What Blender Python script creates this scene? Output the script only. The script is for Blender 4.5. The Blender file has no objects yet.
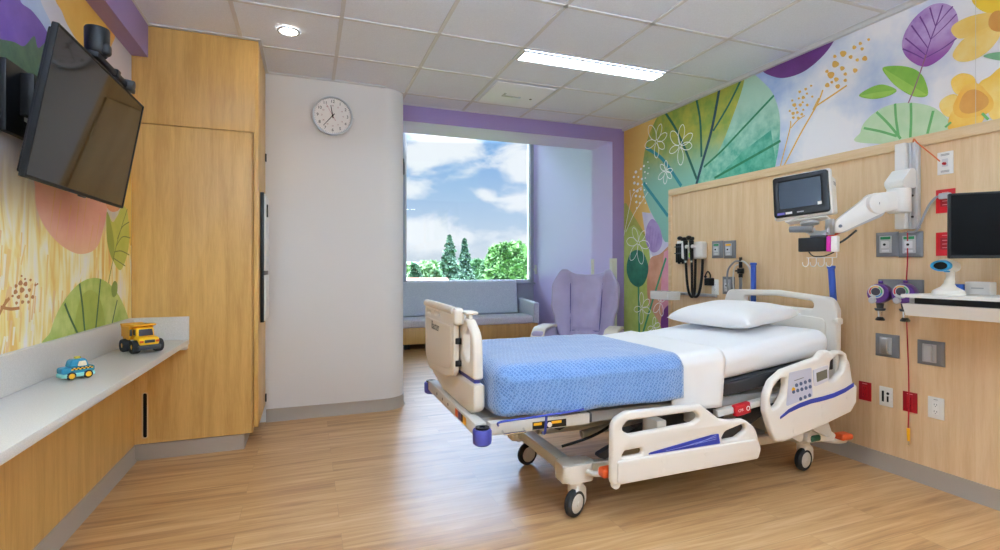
import bpy, bmesh, math, random
from mathutils import Vector, Matrix, noise
R = math.radians
rnd = random.Random(7)
SC = bpy.context.scene
COL = SC.collection
I4 = Matrix.Identity(4)

# ---------------------------------------------------------------- camera frame (image taken as 1000 x 550)
FPX, YAW, HOR, CAMZ = 512.0, R(20.6), 268.0, 1.21
SY, CY = math.sin(YAW), math.cos(YAW)
def ray(x, y):
    a = (x - 500) / FPX; b = (HOR - y) / FPX
    return (a * CY + SY, CY - a * SY, b)
def at_z(x, y, z):
    r = ray(x, y); t = (z - CAMZ) / r[2]; return Vector((r[0] * t, r[1] * t, z))
def at_x(x, y, X):
    r = ray(x, y); t = X / r[0]; return Vector((X, r[1] * t, CAMZ + r[2] * t))
def at_y(x, y, Y):
    r = ray(x, y); t = Y / r[1]; return Vector((r[0] * t, Y, CAMZ + r[2] * t))

def lin(h):
    h = h.lstrip('#'); out = []
    for i in (0, 2, 4):
        c = int(h[i:i + 2], 16) / 255
        out.append(c / 12.92 if c <= .04045 else ((c + .055) / 1.055) ** 2.4)
    return (out[0], out[1], out[2], 1)

# ---------------------------------------------------------------- object bookkeeping
W = {}
def tag(o, label=None, cat=None, group=None, kind=None):
    if label: o['label'] = label
    if cat: o['category'] = cat
    if group: o['group'] = group
    if kind: o['kind'] = kind
    return o
def thing(name, label, cat, loc, group=None):
    o = bpy.data.objects.new(name, None); COL.objects.link(o)
    o.empty_display_size = .05
    o.location = loc
    W[o.name] = Matrix.Translation(Vector(loc))
    return tag(o, label, cat, group)

def frame(o, u, v):
    u = Vector(u).normalized(); v = Vector(v); n = u.cross(v).normalized(); v = n.cross(u)
    m = Matrix((u, v, n)).transposed().to_4x4(); m.translation = Vector(o); return m
def face_mx(x, y, z):   # on a surface that looks towards -X (headwall)
    return frame((x, y, z), (0, -1, 0), (0, 0, 1))
def face_my(x, y, z):   # looks towards -Y
    return frame((x, y, z), (1, 0, 0), (0, 0, 1))
def face_px(x, y, z):   # looks towards +X
    return frame((x, y, z), (0, 1, 0), (0, 0, 1))

def rpoly(pts, r=.01, n=5):
    """polygon with rounded corners; a point may carry its own radius"""
    out = []; m = len(pts)
    for i in range(m):
        p = Vector(pts[i][:2]); a = Vector(pts[i - 1][:2]); b = Vector(pts[(i + 1) % m][:2])
        rr = pts[i][2] if len(pts[i]) > 2 else r
        da, db = a - p, b - p
        la, lb = da.length, db.length
        if rr <= 1e-6 or la < 1e-6 or lb < 1e-6:
            out.append((p.x, p.y)); continue
        da /= la; db /= lb
        ang = da.angle(db)
        if ang > 3.1 or ang < .05: out.append((p.x, p.y)); continue
        t = min(rr / math.tan(ang / 2), la * .48, lb * .48); re = t * math.tan(ang / 2)
        c = p + (da + db).normalized() * (re / math.sin(ang / 2))
        s = p + da * t - c; e = p + db * t - c
        sw = s.angle(e); sg = 1 if s.x * e.y - s.y * e.x > 0 else -1
        for k in range(n + 1):
            th = sg * sw * k / n; cs, sn = math.cos(th), math.sin(th)
            out.append((c.x + s.x * cs - s.y * sn, c.y + s.x * sn + s.y * cs))
    return out
def rrect(w, h, r, cx=0, cy=0, n=5):
    return rpoly([(cx - w / 2, cy - h / 2), (cx + w / 2, cy - h / 2), (cx + w / 2, cy + h / 2), (cx - w / 2, cy + h / 2)], r, n)
def catmull(pts, closed=True, n=6):
    pts = [Vector(p) for p in pts]; m = len(pts); out = []
    rng = range(m) if closed else range(m - 1)
    for i in rng:
        if closed: p0, p1, p2, p3 = pts[i - 1], pts[i], pts[(i + 1) % m], pts[(i + 2) % m]
        else: p0, p1, p2, p3 = pts[max(i - 1, 0)], pts[i], pts[i + 1], pts[min(i + 2, m - 1)]
        for k in range(n):
            t = k / n
            out.append(.5 * ((2 * p1) + (p2 - p0) * t + (2 * p0 - 5 * p1 + 4 * p2 - p3) * t * t + (3 * p1 - p0 - 3 * p2 + p3) * t ** 3))
    if not closed: out.append(pts[-1])
    return out

class MB:
    def __init__(s, M=None):
        s.bm = bmesh.new(); s.M = M or I4
    def _take(s, tb, M=None, mat=0, recalc=True):
        if recalc: bmesh.ops.recalc_face_normals(tb, faces=tb.faces)
        for f in tb.faces: f.material_index = mat if mat is not None else f.material_index
        me = bpy.data.meshes.new('t'); tb.to_mesh(me); tb.free()
        me.transform(s.M @ (M or I4)); s.bm.from_mesh(me); bpy.data.meshes.remove(me)
        return s
    def box(s, lo, hi, bev=0, mat=0, M=None, seg=2):
        tb = bmesh.new(); bmesh.ops.create_cube(tb, size=1)
        for v in tb.verts:
            for i in range(3): v.co[i] = lo[i] if v.co[i] < 0 else hi[i]
        if bev: bmesh.ops.bevel(tb, geom=tb.edges[:], offset=bev, segments=seg, profile=.5, affect='EDGES', clamp_overlap=True)
        return s._take(tb, M, mat)
    def cyl(s, p0, p1, r0, r1=None, seg=20, mat=0, bev=0):
        p0, p1 = Vector(p0), Vector(p1); d = p1 - p0; L = d.length; r1 = r0 if r1 is None else r1
        prof = [(0, 0), (r0, 0), (r1, L), (0, L)] if not bev else \
            [(0, 0), (r0 - bev, 0), (r0 - bev * .3, bev * .3), (r0, bev), (r1, L - bev), (r1 - bev * .3, L - bev * .3), (r1 - bev, L), (0, L)]
        q = Vector((0, 0, 1)).rotation_difference(d).to_matrix().to_4x4(); q.translation = p0
        return s.lathe(prof, q, seg, mat)
    def lathe(s, prof, M=None, seg=24, mat=0):
        tb = bmesh.new(); rings = []
        for r, z in prof:
            if r < 1e-6: rings.append([tb.verts.new((0, 0, z))])
            else: rings.append([tb.verts.new((r * math.cos(2 * math.pi * k / seg), r * math.sin(2 * math.pi * k / seg), z)) for k in range(seg)])
        for a, b in zip(rings, rings[1:]):
            for k in range(seg):
                k2 = (k + 1) % seg
                if len(a) == 1 and len(b) == 1: continue
                if len(a) == 1: tb.faces.new((a[0], b[k2], b[k]))
                elif len(b) == 1: tb.faces.new((a[k], a[k2], b[0]))
                else: tb.faces.new((a[k], a[k2], b[k2], b[k]))
        return s._take(tb, M, mat)
    def tube(s, pts, r, seg=8, closed=False, mat=0, M=None, smooth=0, flat=1.0, up=None):
        pts = [Vector(p) for p in pts]
        if smooth: pts = catmull(pts, closed, smooth)
        n = len(pts); tb = bmesh.new(); rings = []; nrm = None
        for i, p in enumerate(pts):
            a = pts[i - 1] if (i or closed) else p; b = pts[(i + 1) % n] if (i < n - 1 or closed) else p
            t = (b - a)
            if t.length < 1e-9: t = Vector((0, 0, 1))
            t.normalize()
            if nrm is None:
                ref = Vector(up) if up else (Vector((0, 0, 1)) if abs(t.z) < .9 else Vector((1, 0, 0)))
                nrm = ref - t * ref.dot(t)
            else: nrm = nrm - t * nrm.dot(t)
            nrm.normalize(); bn = t.cross(nrm)
            rr = r[min(i * len(r) // n, len(r) - 1)] if isinstance(r, (list, tuple)) else r
            rings.append([tb.verts.new(p + nrm * (rr * math.cos(2 * math.pi * k / seg)) + bn * (rr * flat * math.sin(2 * math.pi * k / seg))) for k in range(seg)])
        for i in range(n if closed else n - 1):
            a, b = rings[i], rings[(i + 1) % n]
            for k in range(seg): tb.faces.new((a[k], a[(k + 1) % seg], b[(k + 1) % seg], b[k]))
        if not closed:
            tb.faces.new(rings[0][::-1]); tb.faces.new(rings[-1])
        return s._take(tb, M, mat)
    def ell(s, c, rad, mat=0, M=None, useg=20, vseg=12):
        tb = bmesh.new(); bmesh.ops.create_uvsphere(tb, u_segments=useg, v_segments=vseg, radius=1)
        for v in tb.verts: v.co = Vector((v.co.x * rad[0] + c[0], v.co.y * rad[1] + c[1], v.co.z * rad[2] + c[2]))
        return s._take(tb, M, mat)
    def prism(s, poly, d0, d1, M=None, mat=0, bev=0):
        """closed 2D outline extruded from d0 to d1 along the local normal"""
        tb = bmesh.new()
        a = [tb.verts.new((p[0], p[1], d0)) for p in poly]; b = [tb.verts.new((p[0], p[1], d1)) for p in poly]
        tb.faces.new(a[::-1]); tb.faces.new(b); n = len(poly)
        for i in range(n): tb.faces.new((a[i], a[(i + 1) % n], b[(i + 1) % n], b[i]))
        if bev:
            es = [e for e in tb.edges if abs(e.verts[0].co.z - e.verts[1].co.z) < 1e-6]
            bmesh.ops.bevel(tb, geom=es, offset=bev, segments=2, profile=.5, affect='EDGES', clamp_overlap=True)
        return s._take(tb, M, mat)
    def plate(s, outline, holes=(), thick=.03, bev=.006, M=None, mat=0, bseg=2):
        """thick plate with rounded rims and any number of openings"""
        cu = bpy.data.curves.new('t', 'CURVE'); cu.dimensions = '2D'; cu.fill_mode = 'BOTH'
        for loop in [outline] + list(holes):
            sp = cu.splines.new('POLY'); sp.points.add(len(loop) - 1)
            for q, p in zip(sp.points, loop): q.co = (p[0], p[1], 0, 1)
            sp.use_cyclic_u = True
        cu.extrude = max(thick / 2 - bev, .0005); cu.bevel_depth = bev; cu.bevel_resolution = bseg; cu.offset = -bev
        ob = bpy.data.objects.new('t', cu); COL.objects.link(ob)
        dg = bpy.context.evaluated_depsgraph_get(); dg.update()
        me = bpy.data.meshes.new_from_object(ob.evaluated_get(dg))
        tb = bmesh.new(); tb.from_mesh(me); bmesh.ops.remove_doubles(tb, verts=tb.verts, dist=1e-5)
        bpy.data.meshes.remove(me); bpy.data.objects.remove(ob); bpy.data.curves.remove(cu)
        return s._take(tb, M, mat)
    def text(s, body, size, M, mat=0, d=.0004, align='CENTER'):
        cu = bpy.data.curves.new('t', 'FONT'); cu.body = body; cu.size = size; cu.align_x = align; cu.align_y = 'CENTER'; cu.extrude = d
        ob = bpy.data.objects.new('t', cu); COL.objects.link(ob)
        dg = bpy.context.evaluated_depsgraph_get(); dg.update()
        me = bpy.data.meshes.new_from_object(ob.evaluated_get(dg))
        tb = bmesh.new(); tb.from_mesh(me)
        bpy.data.meshes.remove(me); bpy.data.objects.remove(ob); bpy.data.curves.remove(cu)
        return s._take(tb, M, mat)
    def rbox(s, lo, hi, r, n=(8, 8, 8), fn=None, skip=None, mat=0, M=None):
        """rounded box as six dense grids; fn deforms a point, skip drops faces by centre"""
        lo, hi = Vector(lo), Vector(hi); tb = bmesh.new(); cache = {}
        rv = Vector(r) if isinstance(r, (tuple, list)) else Vector((r, r, r))
        def vert(p):
            inn = Vector([min(max(p[i], lo[i] + rv[i]), hi[i] - rv[i]) for i in range(3)])
            d = Vector([(p[i] - inn[i]) / max(rv[i], 1e-9) for i in range(3)])
            if d.length > 1e-9: d.normalize()
            q = inn + Vector([d[i] * rv[i] for i in range(3)])
            key = tuple(round(c, 6) for c in q)
            if key not in cache: cache[key] = tb.verts.new(q)
            return cache[key]
        def steps(i):   # denser along the rounded rims
            L = hi[i] - lo[i]; k = 5
            a = [lo[i] + rv[i] * (1 - math.tan(R(45) * (1 - j / k))) for j in range(k)]
            m = [lo[i] + rv[i] + (L - 2 * rv[i]) * j / n[i] for j in range(n[i] + 1)]
            b = [hi[i] - (q - lo[i]) for q in a[::-1]]
            return a + m + b
        S = [steps(i) for i in range(3)]
        for ax in range(3):
            u, v = [(1, 2), (2, 0), (0, 1)][ax]
            for side in (lo[ax], hi[ax]):
                for i in range(len(S[u]) - 1):
                    for j in range(len(S[v]) - 1):
                        q = []
                        for (a, b) in ((i, j), (i + 1, j), (i + 1, j + 1), (i, j + 1)):
                            p = [0, 0, 0]; p[ax] = side; p[u] = S[u][a]; p[v] = S[v][b]; q.append(vert(p))
                        q2 = []
                        for w in q:
                            if w not in q2: q2.append(w)
                        if len(q2) < 3: continue
                        c = sum((w.co for w in q2), Vector()) / len(q2)
                        if skip and skip(c): continue
                        try: tb.faces.new(q2)
                        except ValueError: pass
        bmesh.ops.recalc_face_normals(tb, faces=tb.faces)
        for v in [v for v in tb.verts if not v.link_faces]: tb.verts.remove(v)
        if fn:
            for v in tb.verts: v.co = Vector(fn(v.co.copy()))
        return s._take(tb, M, mat, recalc=False)
    def grid(s, fn, nu, nv, mat=0, M=None):
        tb = bmesh.new()
        V = [[tb.verts.new(fn(i / nu, j / nv)) for j in range(nv + 1)] for i in range(nu + 1)]
        for i in range(nu):
            for j in range(nv): tb.faces.new((V[i][j], V[i + 1][j], V[i + 1][j + 1], V[i][j + 1]))
        return s._take(tb, M, mat, recalc=False)
    def quad(s, pts, mat=0):
        tb = bmesh.new(); tb.faces.new([tb.verts.new(p) for p in pts]); return s._take(tb, None, mat, recalc=False)
    def build(s, name, mats, parent=None, sharp=35, solid=0, sub=0, **tags):
        me = bpy.data.meshes.new(name); s.bm.to_mesh(me); s.bm.free()
        if not isinstance(mats, (list, tuple)): mats = [mats]
        for m in mats: me.materials.append(m)
        me.polygons.foreach_set('use_smooth', [True] * len(me.polygons))
        me.set_sharp_from_angle(angle=R(sharp))
        o = bpy.data.objects.new(name, me); COL.objects.link(o)
        if parent is not None:
            o.parent = parent; o.matrix_parent_inverse = W[parent.name].inverted(); W[o.name] = I4.copy()
        else:
            xs = [v.co for v in me.vertices]
            c = Vector(((min(v.x for v in xs) + max(v.x for v in xs)) / 2, (min(v.y for v in xs) + max(v.y for v in xs)) / 2, min(v.z for v in xs)))
            me.transform(Matrix.Translation(-c)); o.location = c; W[o.name] = Matrix.Translation(c)
        if solid:
            md = o.modifiers.new('thickness', 'SOLIDIFY'); md.thickness = solid; md.offset = -1
        if sub:
            md = o.modifiers.new('smooth', 'SUBSURF'); md.levels = sub; md.render_levels = sub
        tag(o, tags.get('label'), tags.get('cat'), tags.get('group'), tags.get('kind'))
        return o

# ---------------------------------------------------------------- materials
MATS = {}
def nodes_of(name):
    m = bpy.data.materials.new(name); m.use_nodes = True; nt = m.node_tree
    return m, nt, nt.nodes['Principled BSDF']
def nd(nt, typ, **kw):
    n = nt.nodes.new(typ)
    for k, v in kw.items():
        if k in n.inputs: n.inputs[k].default_value = v
        else: setattr(n, k, v)
    return n
def mat(name, col, rough=.5, metal=0, spec=.5, var=.0, scale=20, bump=0, bscale=200, emit=None, estr=0, coat=0, sheen=0, stretch=None):
    if name in MATS: return MATS[name]
    m, nt, b = nodes_of(name); c = lin(col)
    b.inputs['Base Color'].default_value = c; b.inputs['Roughness'].default_value = rough
    b.inputs['Metallic'].default_value = metal; b.inputs['Specular IOR Level'].default_value = spec
    b.inputs['Coat Weight'].default_value = coat
    if sheen: b.inputs['Sheen Weight'].default_value = sheen
    tc = nd(nt, 'ShaderNodeTexCoord'); src = tc.outputs['Object']
    if stretch:
        mp = nd(nt, 'ShaderNodeMapping'); mp.inputs['Scale'].default_value = stretch
        nt.links.new(src, mp.inputs['Vector']); src = mp.outputs['Vector']
    if var:
        nz = nd(nt, 'ShaderNodeTexNoise', Scale=scale, Detail=4.0); nt.links.new(src, nz.inputs['Vector'])
        mx = nd(nt, 'ShaderNodeMix', data_type='RGBA')
        mx.inputs['A'].default_value = tuple(x * (1 - var) for x in c[:3]) + (1,)
        mx.inputs['B'].default_value = tuple(min(1, x * (1 + var)) for x in c[:3]) + (1,)
        rp = nd(nt, 'ShaderNodeMapRange'); rp.inputs[1].default_value = .3; rp.inputs[2].default_value = .7
        nt.links.new(nz.outputs['Fac'], rp.inputs[0]); nt.links.new(rp.outputs[0], mx.inputs['Factor'])
        nt.links.new(mx.outputs['Result'], b.inputs['Base Color'])
    if bump:
        n2 = nd(nt, 'ShaderNodeTexNoise', Scale=bscale, Detail=3.0); nt.links.new(src, n2.inputs['Vector'])
        bp = nd(nt, 'ShaderNodeBump', Strength=bump, Distance=.002); nt.links.new(n2.outputs['Fac'], bp.inputs['Height'])
        nt.links.new(bp.outputs['Normal'], b.inputs['Normal'])
    if emit:
        b.inputs['Emission Color'].default_value = lin(emit); b.inputs['Emission Strength'].default_value = estr
    MATS[name] = m; return m

def wood(name, light, dark, stretch=(14, 14, .9), rough=.4, contrast=1.0):
    m, nt, b = nodes_of(name)
    tc = nd(nt, 'ShaderNodeTexCoord'); mp = nd(nt, 'ShaderNodeMapping'); mp.inputs['Scale'].default_value = stretch
    nt.links.new(tc.outputs['Object'], mp.inputs['Vector'])
    n1 = nd(nt, 'ShaderNodeTexNoise', Scale=1.6, Detail=6.0, Roughness=.6, Distortion=.6); nt.links.new(mp.outputs['Vector'], n1.inputs['Vector'])
    mp2 = nd(nt, 'ShaderNodeMapping'); mp2.inputs['Scale'].default_value = tuple(q * 7 for q in stretch); nt.links.new(tc.outputs['Object'], mp2.inputs['Vector'])
    n2 = nd(nt, 'ShaderNodeTexNoise', Scale=2.5, Detail=3.0); nt.links.new(mp2.outputs['Vector'], n2.inputs['Vector'])
    ad = nd(nt, 'ShaderNodeMath', operation='MULTIPLY_ADD'); ad.inputs[1].default_value = .35; nt.links.new(n2.outputs['Fac'], ad.inputs[0]); nt.links.new(n1.outputs['Fac'], ad.inputs[2])
    rp = nd(nt, 'ShaderNodeMapRange'); rp.inputs[1].default_value = .5 + (.0); rp.inputs[2].default_value = .85
    nt.links.new(ad.outputs[0], rp.inputs[0])
    mx = nd(nt, 'ShaderNodeMix', data_type='RGBA'); mx.inputs['A'].default_value = lin(light); mx.inputs['B'].default_value = lin(dark)
    nt.links.new(rp.outputs[0], mx.inputs['Factor']); nt.links.new(mx.outputs['Result'], b.inputs['Base Color'])
    b.inputs['Roughness'].default_value = rough
    MATS[name] = m; return m
# ---------------------------------------------------------------- dimensions of the room (metres)
CH = 2.74            # ceiling
XL, XR, XP, XF = -1.03, 3.27, 3.24, 3.222     # left wall, right wall, headwall field, headwall frame
YB, YC, YH, YW = 4.41, 3.80, 4.81, 8.30       # clock wall, closet front, lilac header, window wall
XA, AH = 3.757, 3.62  # alcove right wall and its higher ceiling
YN = -2.2            # wall behind the camera

white = mat('white_plastic', 'ECEBE8', .38)
cream = mat('cream_plastic', 'E4DCD0', .42)
bedwhite = mat('bed_white_plastic', 'EDEAE4', .35)
greyp = mat('grey_plastic', '77787C', .45)
lgrey = mat('light_grey_plastic', 'B9BABD', .42)
dgrey = mat('dark_grey_plastic', '3B3D42', .5)
black = mat('black_plastic', '090A0C', .42, spec=.35)
rubber = mat('black_rubber', '1C1D20', .7)
alu = mat('brushed_aluminium', 'C9CBCF', .32, .85)
chrome = mat('chrome', 'D8DADD', .12, 1)
framepaint = mat('pale_grey_painted_steel', 'D0CEC9', .42)
bblue = mat('royal_blue_plastic', '2B55B8', .35)
violet = mat('violet_blue_plastic', '4A4FA8', .4)
red = mat('red_plastic', 'B01220', .35)
orange = mat('orange_plastic', 'D9541E', .4)
yellow = mat('yellow_plastic', 'F0B21C', .35)
purple = mat('purple_plastic', '5A2A86', .3)
screen = mat('dark_glass_screen', '1B2632', .12, 0, .5)
paintgrey = mat('warm_white_wall_paint', 'E2E0DF', .62, bump=.05, bscale=350)
lilac = mat('lilac_wall_paint', '9B86BA', .55)
lilacpale = mat('pale_lilac_wall_paint', 'D4C6F4', .55)
basem = mat('taupe_vinyl_baseboard', 'A79C90', .5)
quartz = mat('speckled_white_quartz', 'D8D6D3', .3, var=.1, scale=260)
clearp = None

maple = wood('maple_laminate', 'DAB069', 'C49853', (11, 11, .8), .38)
maplelight = wood('light_maple_laminate', 'E6CAA4', 'D8B68A', (13, 13, .75), .42)
mapletrim = wood('maple_edge_trim', 'E6CBA4', 'D8B88D', (20, 2, 20), .42)

def floor_mat():
    m, nt, b = nodes_of('oak_vinyl_planks')
    L = nt.links.new
    tc = nd(nt, 'ShaderNodeTexCoord')
    br = nd(nt, 'ShaderNodeTexBrick', offset=.37, offset_frequency=2)
    br.inputs['Scale'].default_value = 1; br.inputs['Mortar Size'].default_value = .0012; br.inputs['Mortar Smooth'].default_value = .3
    br.inputs['Brick Width'].default_value = 1.22; br.inputs['Row Height'].default_value = .152; br.inputs['Bias'].default_value = 0
    br.inputs['Color1'].default_value = (0, 0, 0, 1); br.inputs['Color2'].default_value = (1, 1, 1, 1); br.inputs['Mortar'].default_value = (.5, .5, .5, 1)
    L(tc.outputs['Object'], br.inputs['Vector'])
    sep = nd(nt, 'ShaderNodeSeparateColor'); L(br.outputs['Color'], sep.inputs[0])
    # grain shifted per plank
    off = nd(nt, 'ShaderNodeCombineXYZ'); ml = nd(nt, 'ShaderNodeMath', operation='MULTIPLY'); ml.inputs[1].default_value = 37
    L(sep.outputs[0], ml.inputs[0]); L(ml.outputs[0], off.inputs['Z'])
    va = nd(nt, 'ShaderNodeVectorMath', operation='ADD'); L(tc.outputs['Object'], va.inputs[0]); L(off.outputs[0], va.inputs[1])
    mp = nd(nt, 'ShaderNodeMapping'); mp.inputs['Scale'].default_value = (.9, 13, 1); L(va.outputs[0], mp.inputs['Vector'])
    n1 = nd(nt, 'ShaderNodeTexNoise', Scale=1.5, Detail=7.0, Roughness=.62, Distortion=.8); L(mp.outputs[0], n1.inputs['Vector'])
    mp2 = nd(nt, 'ShaderNodeMapping'); mp2.inputs['Scale'].default_value = (2.2, 90, 1); L(va.outputs[0], mp2.inputs['Vector'])
    n2 = nd(nt, 'ShaderNodeTexNoise', Scale=1.5, Detail=3.0); L(mp2.outputs[0], n2.inputs['Vector'])
    cr = nd(nt, 'ShaderNodeValToRGB'); e = cr.color_ramp.elements
    e[0].position = .28; e[0].color = lin('966E45'); e[1].position = .72; e[1].color = lin('D3AF81')
    k = cr.color_ramp.elements.new(.45); k.color = lin('BA8E5E'); k = cr.color_ramp.elements.new(.58); k.color = lin('C79E6D')
    mm = nd(nt, 'ShaderNodeMath', operation='MULTIPLY_ADD'); mm.inputs[1].default_value = .25; L(n2.outputs['Fac'], mm.inputs[0])
    sb = nd(nt, 'ShaderNodeMath', operation='SUBTRACT'); sb.inputs[1].default_value = .125; L(n1.outputs['Fac'], sb.inputs[0]); L(sb.outputs[0], mm.inputs[2])
    pv = nd(nt, 'ShaderNodeMath', operation='MULTIPLY_ADD'); pv.inputs[1].default_value = .12; L(sep.outputs[0], pv.inputs[0])
    sb2 = nd(nt, 'ShaderNodeMath', operation='SUBTRACT'); sb2.inputs[1].default_value = .06; L(mm.outputs[0], sb2.inputs[0]); L(sb2.outputs[0], pv.inputs[2])
    L(pv.outputs[0], cr.inputs['Fac'])
    mx = nd(nt, 'ShaderNodeMix', data_type='RGBA'); mx.inputs['B'].default_value = lin('8A6A48'); L(cr.outputs['Color'], mx.inputs['A'])
    ms = nd(nt, 'ShaderNodeMath', operation='MULTIPLY'); ms.inputs[1].default_value = .45; L(br.outputs['Fac'], ms.inputs[0]); L(ms.outputs[0], mx.inputs['Factor'])
    L(mx.outputs['Result'], b.inputs['Base Color'])
    b.inputs['Roughness'].default_value = .3; b.inputs['Specular IOR Level'].default_value = .5
    bp = nd(nt, 'ShaderNodeBump', Strength=.04, Distance=.002); L(n2.outputs['Fac'], bp.inputs['Height']); L(bp.outputs['Normal'], b.inputs['Normal'])
    return m
floorm = floor_mat()
tilem = mat('white_mineral_fibre_tile', 'E4EAF6', .85, var=.05, scale=160, bump=.25, bscale=420)
gridm = mat('white_ceiling_grid_metal', 'D3D3D5', .5)
lampm = mat('lit_lamp_diffuser', 'FFFFFF', .5, emit='DFEFF6', estr=22)

def struct(name, mb, m, **k):
    return mb.build(name, m, None, kind='structure', **k)

# floor, ceiling
struct('floor', MB().box((XL - .1, YN - .1, -.1), (XA + .1, YW + .1, 0)), floorm)
c = MB()
c.box((XL - .1, YN - .1, CH + .006), (XA + .1, YH + .42, CH + .1), mat=0)
c.box((.68, YH + .42, AH), (XA + .1, YW + .12, AH + .1), mat=0)
c.box((.68, YH + .32, CH + .1), (XA + .1, YH + .42, AH), mat=0)
gx = [.195 + .61 * k for k in range(-3, 6)]; gy = [3.28 + .61 * k for k in range(-9, 9)]
for x in gx:
    if XL < x < XR: c.box((x - .012, YN, CH), (x + .012, YH, CH + .006), mat=1)
for y in gy:
    if YN < y < YH: c.box((XL, y - .012, CH), (XR, y + .012, CH + .006), mat=1)
c.box((XL, YN, CH - .001), (XL + .1, YC, CH + .006), mat=1)
c.box((XR - .025, YN, CH - .022), (XR, YH, CH + .006), mat=1)
c.box((-.31, YB - .02, CH - .003), (.62, YB, CH + .006), mat=1)
c.box((-.31, YC, CH - .003), (-.29, YB, CH + .006), mat=1)
c.box((XL + .1, YC - .022, CH - .003), (-.29, YC, CH + .006), mat=1)
c.box((.62, YH - .012, CH - .001), (XR, YH, CH + .006), mat=1)
struct('ceiling', c, [tilem, gridm])

# walls
struct('wall_left', MB().box((XL - .1, YN, 0), (XL, YC + .7, CH)), paintgrey)
struct('wall_right', MB().box((XR, YN, 0), (XR + .1, YH, CH)), paintgrey)
struct('wall_near', MB().box((XL - .1, YN - .1, 0), (XA, YN, CH)), paintgrey)
b = MB()                                       # clock wall with its rounded corner, returning into the alcove
pl = [(XL - .05, YB + .003), (-.311, YB + .003), (-.31, YB)] + [(.60 + .2 * math.sin(R(a)), YB + .2 - .2 * math.cos(R(a))) for a in range(0, 91, 6)] + [(.80, YW), (.68, YW), (.68, YB + .2), (.6, YB + .12), (XL - .05, YB + .12)]
b.prism([(p[0], p[1]) for p in pl], 0, CH).box((.68, YH + .32, CH), (.80, YW, AH))
struct('wall_back', b, paintgrey)
struct('wall_alcove', MB().box((XA, YH, 0), (XA + .1, YW + .1, AH)).box((XR, YH, 0), (XA, YH + .1, AH)), lilacpale)
# window wall: opening 1.46..3.70, sill .955
SILL, WX0, WX1, WTOP = .955, 1.47, 3.70, 3.52
w = MB().box((.8, YW, 0), (XA + .1, YW + .12, SILL)).box((.8, YW, SILL), (WX0, YW + .12, AH)).box((WX1, YW, SILL), (XA + .1, YW + .12, AH)).box((WX0, YW, WTOP), (WX1, YW + .12, AH))
struct('wall_window', w, mat('cool_grey_wall_paint', 'B9BECC', .55))
# lilac portal: header beam and right column
struct('trim_header', MB().box((.80, YH, 2.592), (XR, YH + .42, CH - .001), mat=0).box((.80, YH + .004, 2.590), (3.125, YH + .42, 2.5925), mat=1), [lilac, lilacpale])
struct('trim_column', MB().box((3.125, YH, 0), (XR, YH + .44, 2.592), mat=0).box((3.1235, YH + .004, 0), (3.1255, YH + .44, 2.59), mat=1), [lilac, lilacpale])
struct('trim_soffit', MB().box((XL, YN, 2.537), (-.94, YC - .001, CH - .002)), lilac)
# headwall panel: recessed field in a maple frame
struct('trim_headwall', MB().box((XP, YN, .1), (XR - .004, 3.975, 1.895), mat=0)
       .box((XF, YN, 1.895), (XR - .004, 4.01, 1.955), bev=.003, mat=1).box((XF, 3.975, .1), (XR - .004, 4.01, 1.895), bev=.003, mat=1), [maplelight, mapletrim])
def baseb(name, poly_pts):
    """cove base following a run of (x, y) points; the room is on the left of the run"""
    mb = MB()
    prof = [(0, 0), (.016, 0), (.014, .006), (.007, .018), (.006, .098), (.003, .1), (0, .1)]
    P = [Vector((p[0], p[1], 0)) for p in poly_pts]
    tb = bmesh.new(); rings = []
    for i, p in enumerate(P):
        d0 = (P[i] - P[i - 1]).normalized() if i else None; d1 = (P[i + 1] - P[i]).normalized() if i < len(P) - 1 else None
        n0 = Vector((-d0.y, d0.x, 0)) if d0 else None; n1 = Vector((-d1.y, d1.x, 0)) if d1 else None
        n = (n0 + n1).normalized() / max(.3, (n0 + n1).normalized().dot(n0)) if n0 and n1 else (n0 or n1)
        rings.append([tb.verts.new(p + n * (u + .0005) + Vector((0, 0, z + .0005))) for u, z in prof])
    m = len(prof)
    for a, q in zip(rings, rings[1:]):
        for k in range(m): tb.faces.new((a[k], a[(k + 1) % m], q[(k + 1) % m], q[k]))
    tb.faces.new(rings[0]); tb.faces.new(rings[-1][::-1])
    mb._take(tb); return struct(name, mb, basem)
baseb('baseboard_right', [(XP, YN), (XP, 3.975), (XR, 3.99), (XR, YH)])
arc = [(.60 + .2 * math.sin(R(a)), YB + .2 - .2 * math.cos(R(a))) for a in range(90, -1, -9)]
baseb('baseboard_back', [(.80, 8.28)] + arc + [(-.305, YB)])
baseb('baseboard_left', [(-1.015, YC - .005), (-1.015, YN)])
struct('trim_ledge_panel', MB().box((XL, YN, .0), (-1.015, YC - .003, .716)), maple)

# ---------------------------------------------------------------- window
fr = MB()
fw = .05
whitefr = mat('white_window_frame', 'E6E8EC', .4)
fr.box((WX0, YW - .02, SILL), (WX0 + .03, YW + .08, WTOP), bev=.004); fr.box((WX1 - .03, YW - .02, SILL), (WX1, YW + .08, WTOP), bev=.004)
fr.box((WX0, YW - .02, SILL), (WX1, YW + .08, SILL + .05), bev=.004); fr.box((WX0, YW - .02, WTOP - .05), (WX1, YW + .08, WTOP), bev=.004)
win = fr.build('window_1', whitefr, None, kind='structure')
gm = bpy.data.materials.new('window_glass'); gm.use_nodes = True; nt = gm.node_tree; nt.nodes.clear()
o_ = nd(nt, 'ShaderNodeOutputMaterial'); mxs = nd(nt, 'ShaderNodeMixShader'); tr = nd(nt, 'ShaderNodeBsdfTransparent'); gl = nd(nt, 'ShaderNodeBsdfGlossy')
gl.inputs['Roughness'].default_value = .0; fz = nd(nt, 'ShaderNodeFresnel'); fz.inputs['IOR'].default_value = 1.4
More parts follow.
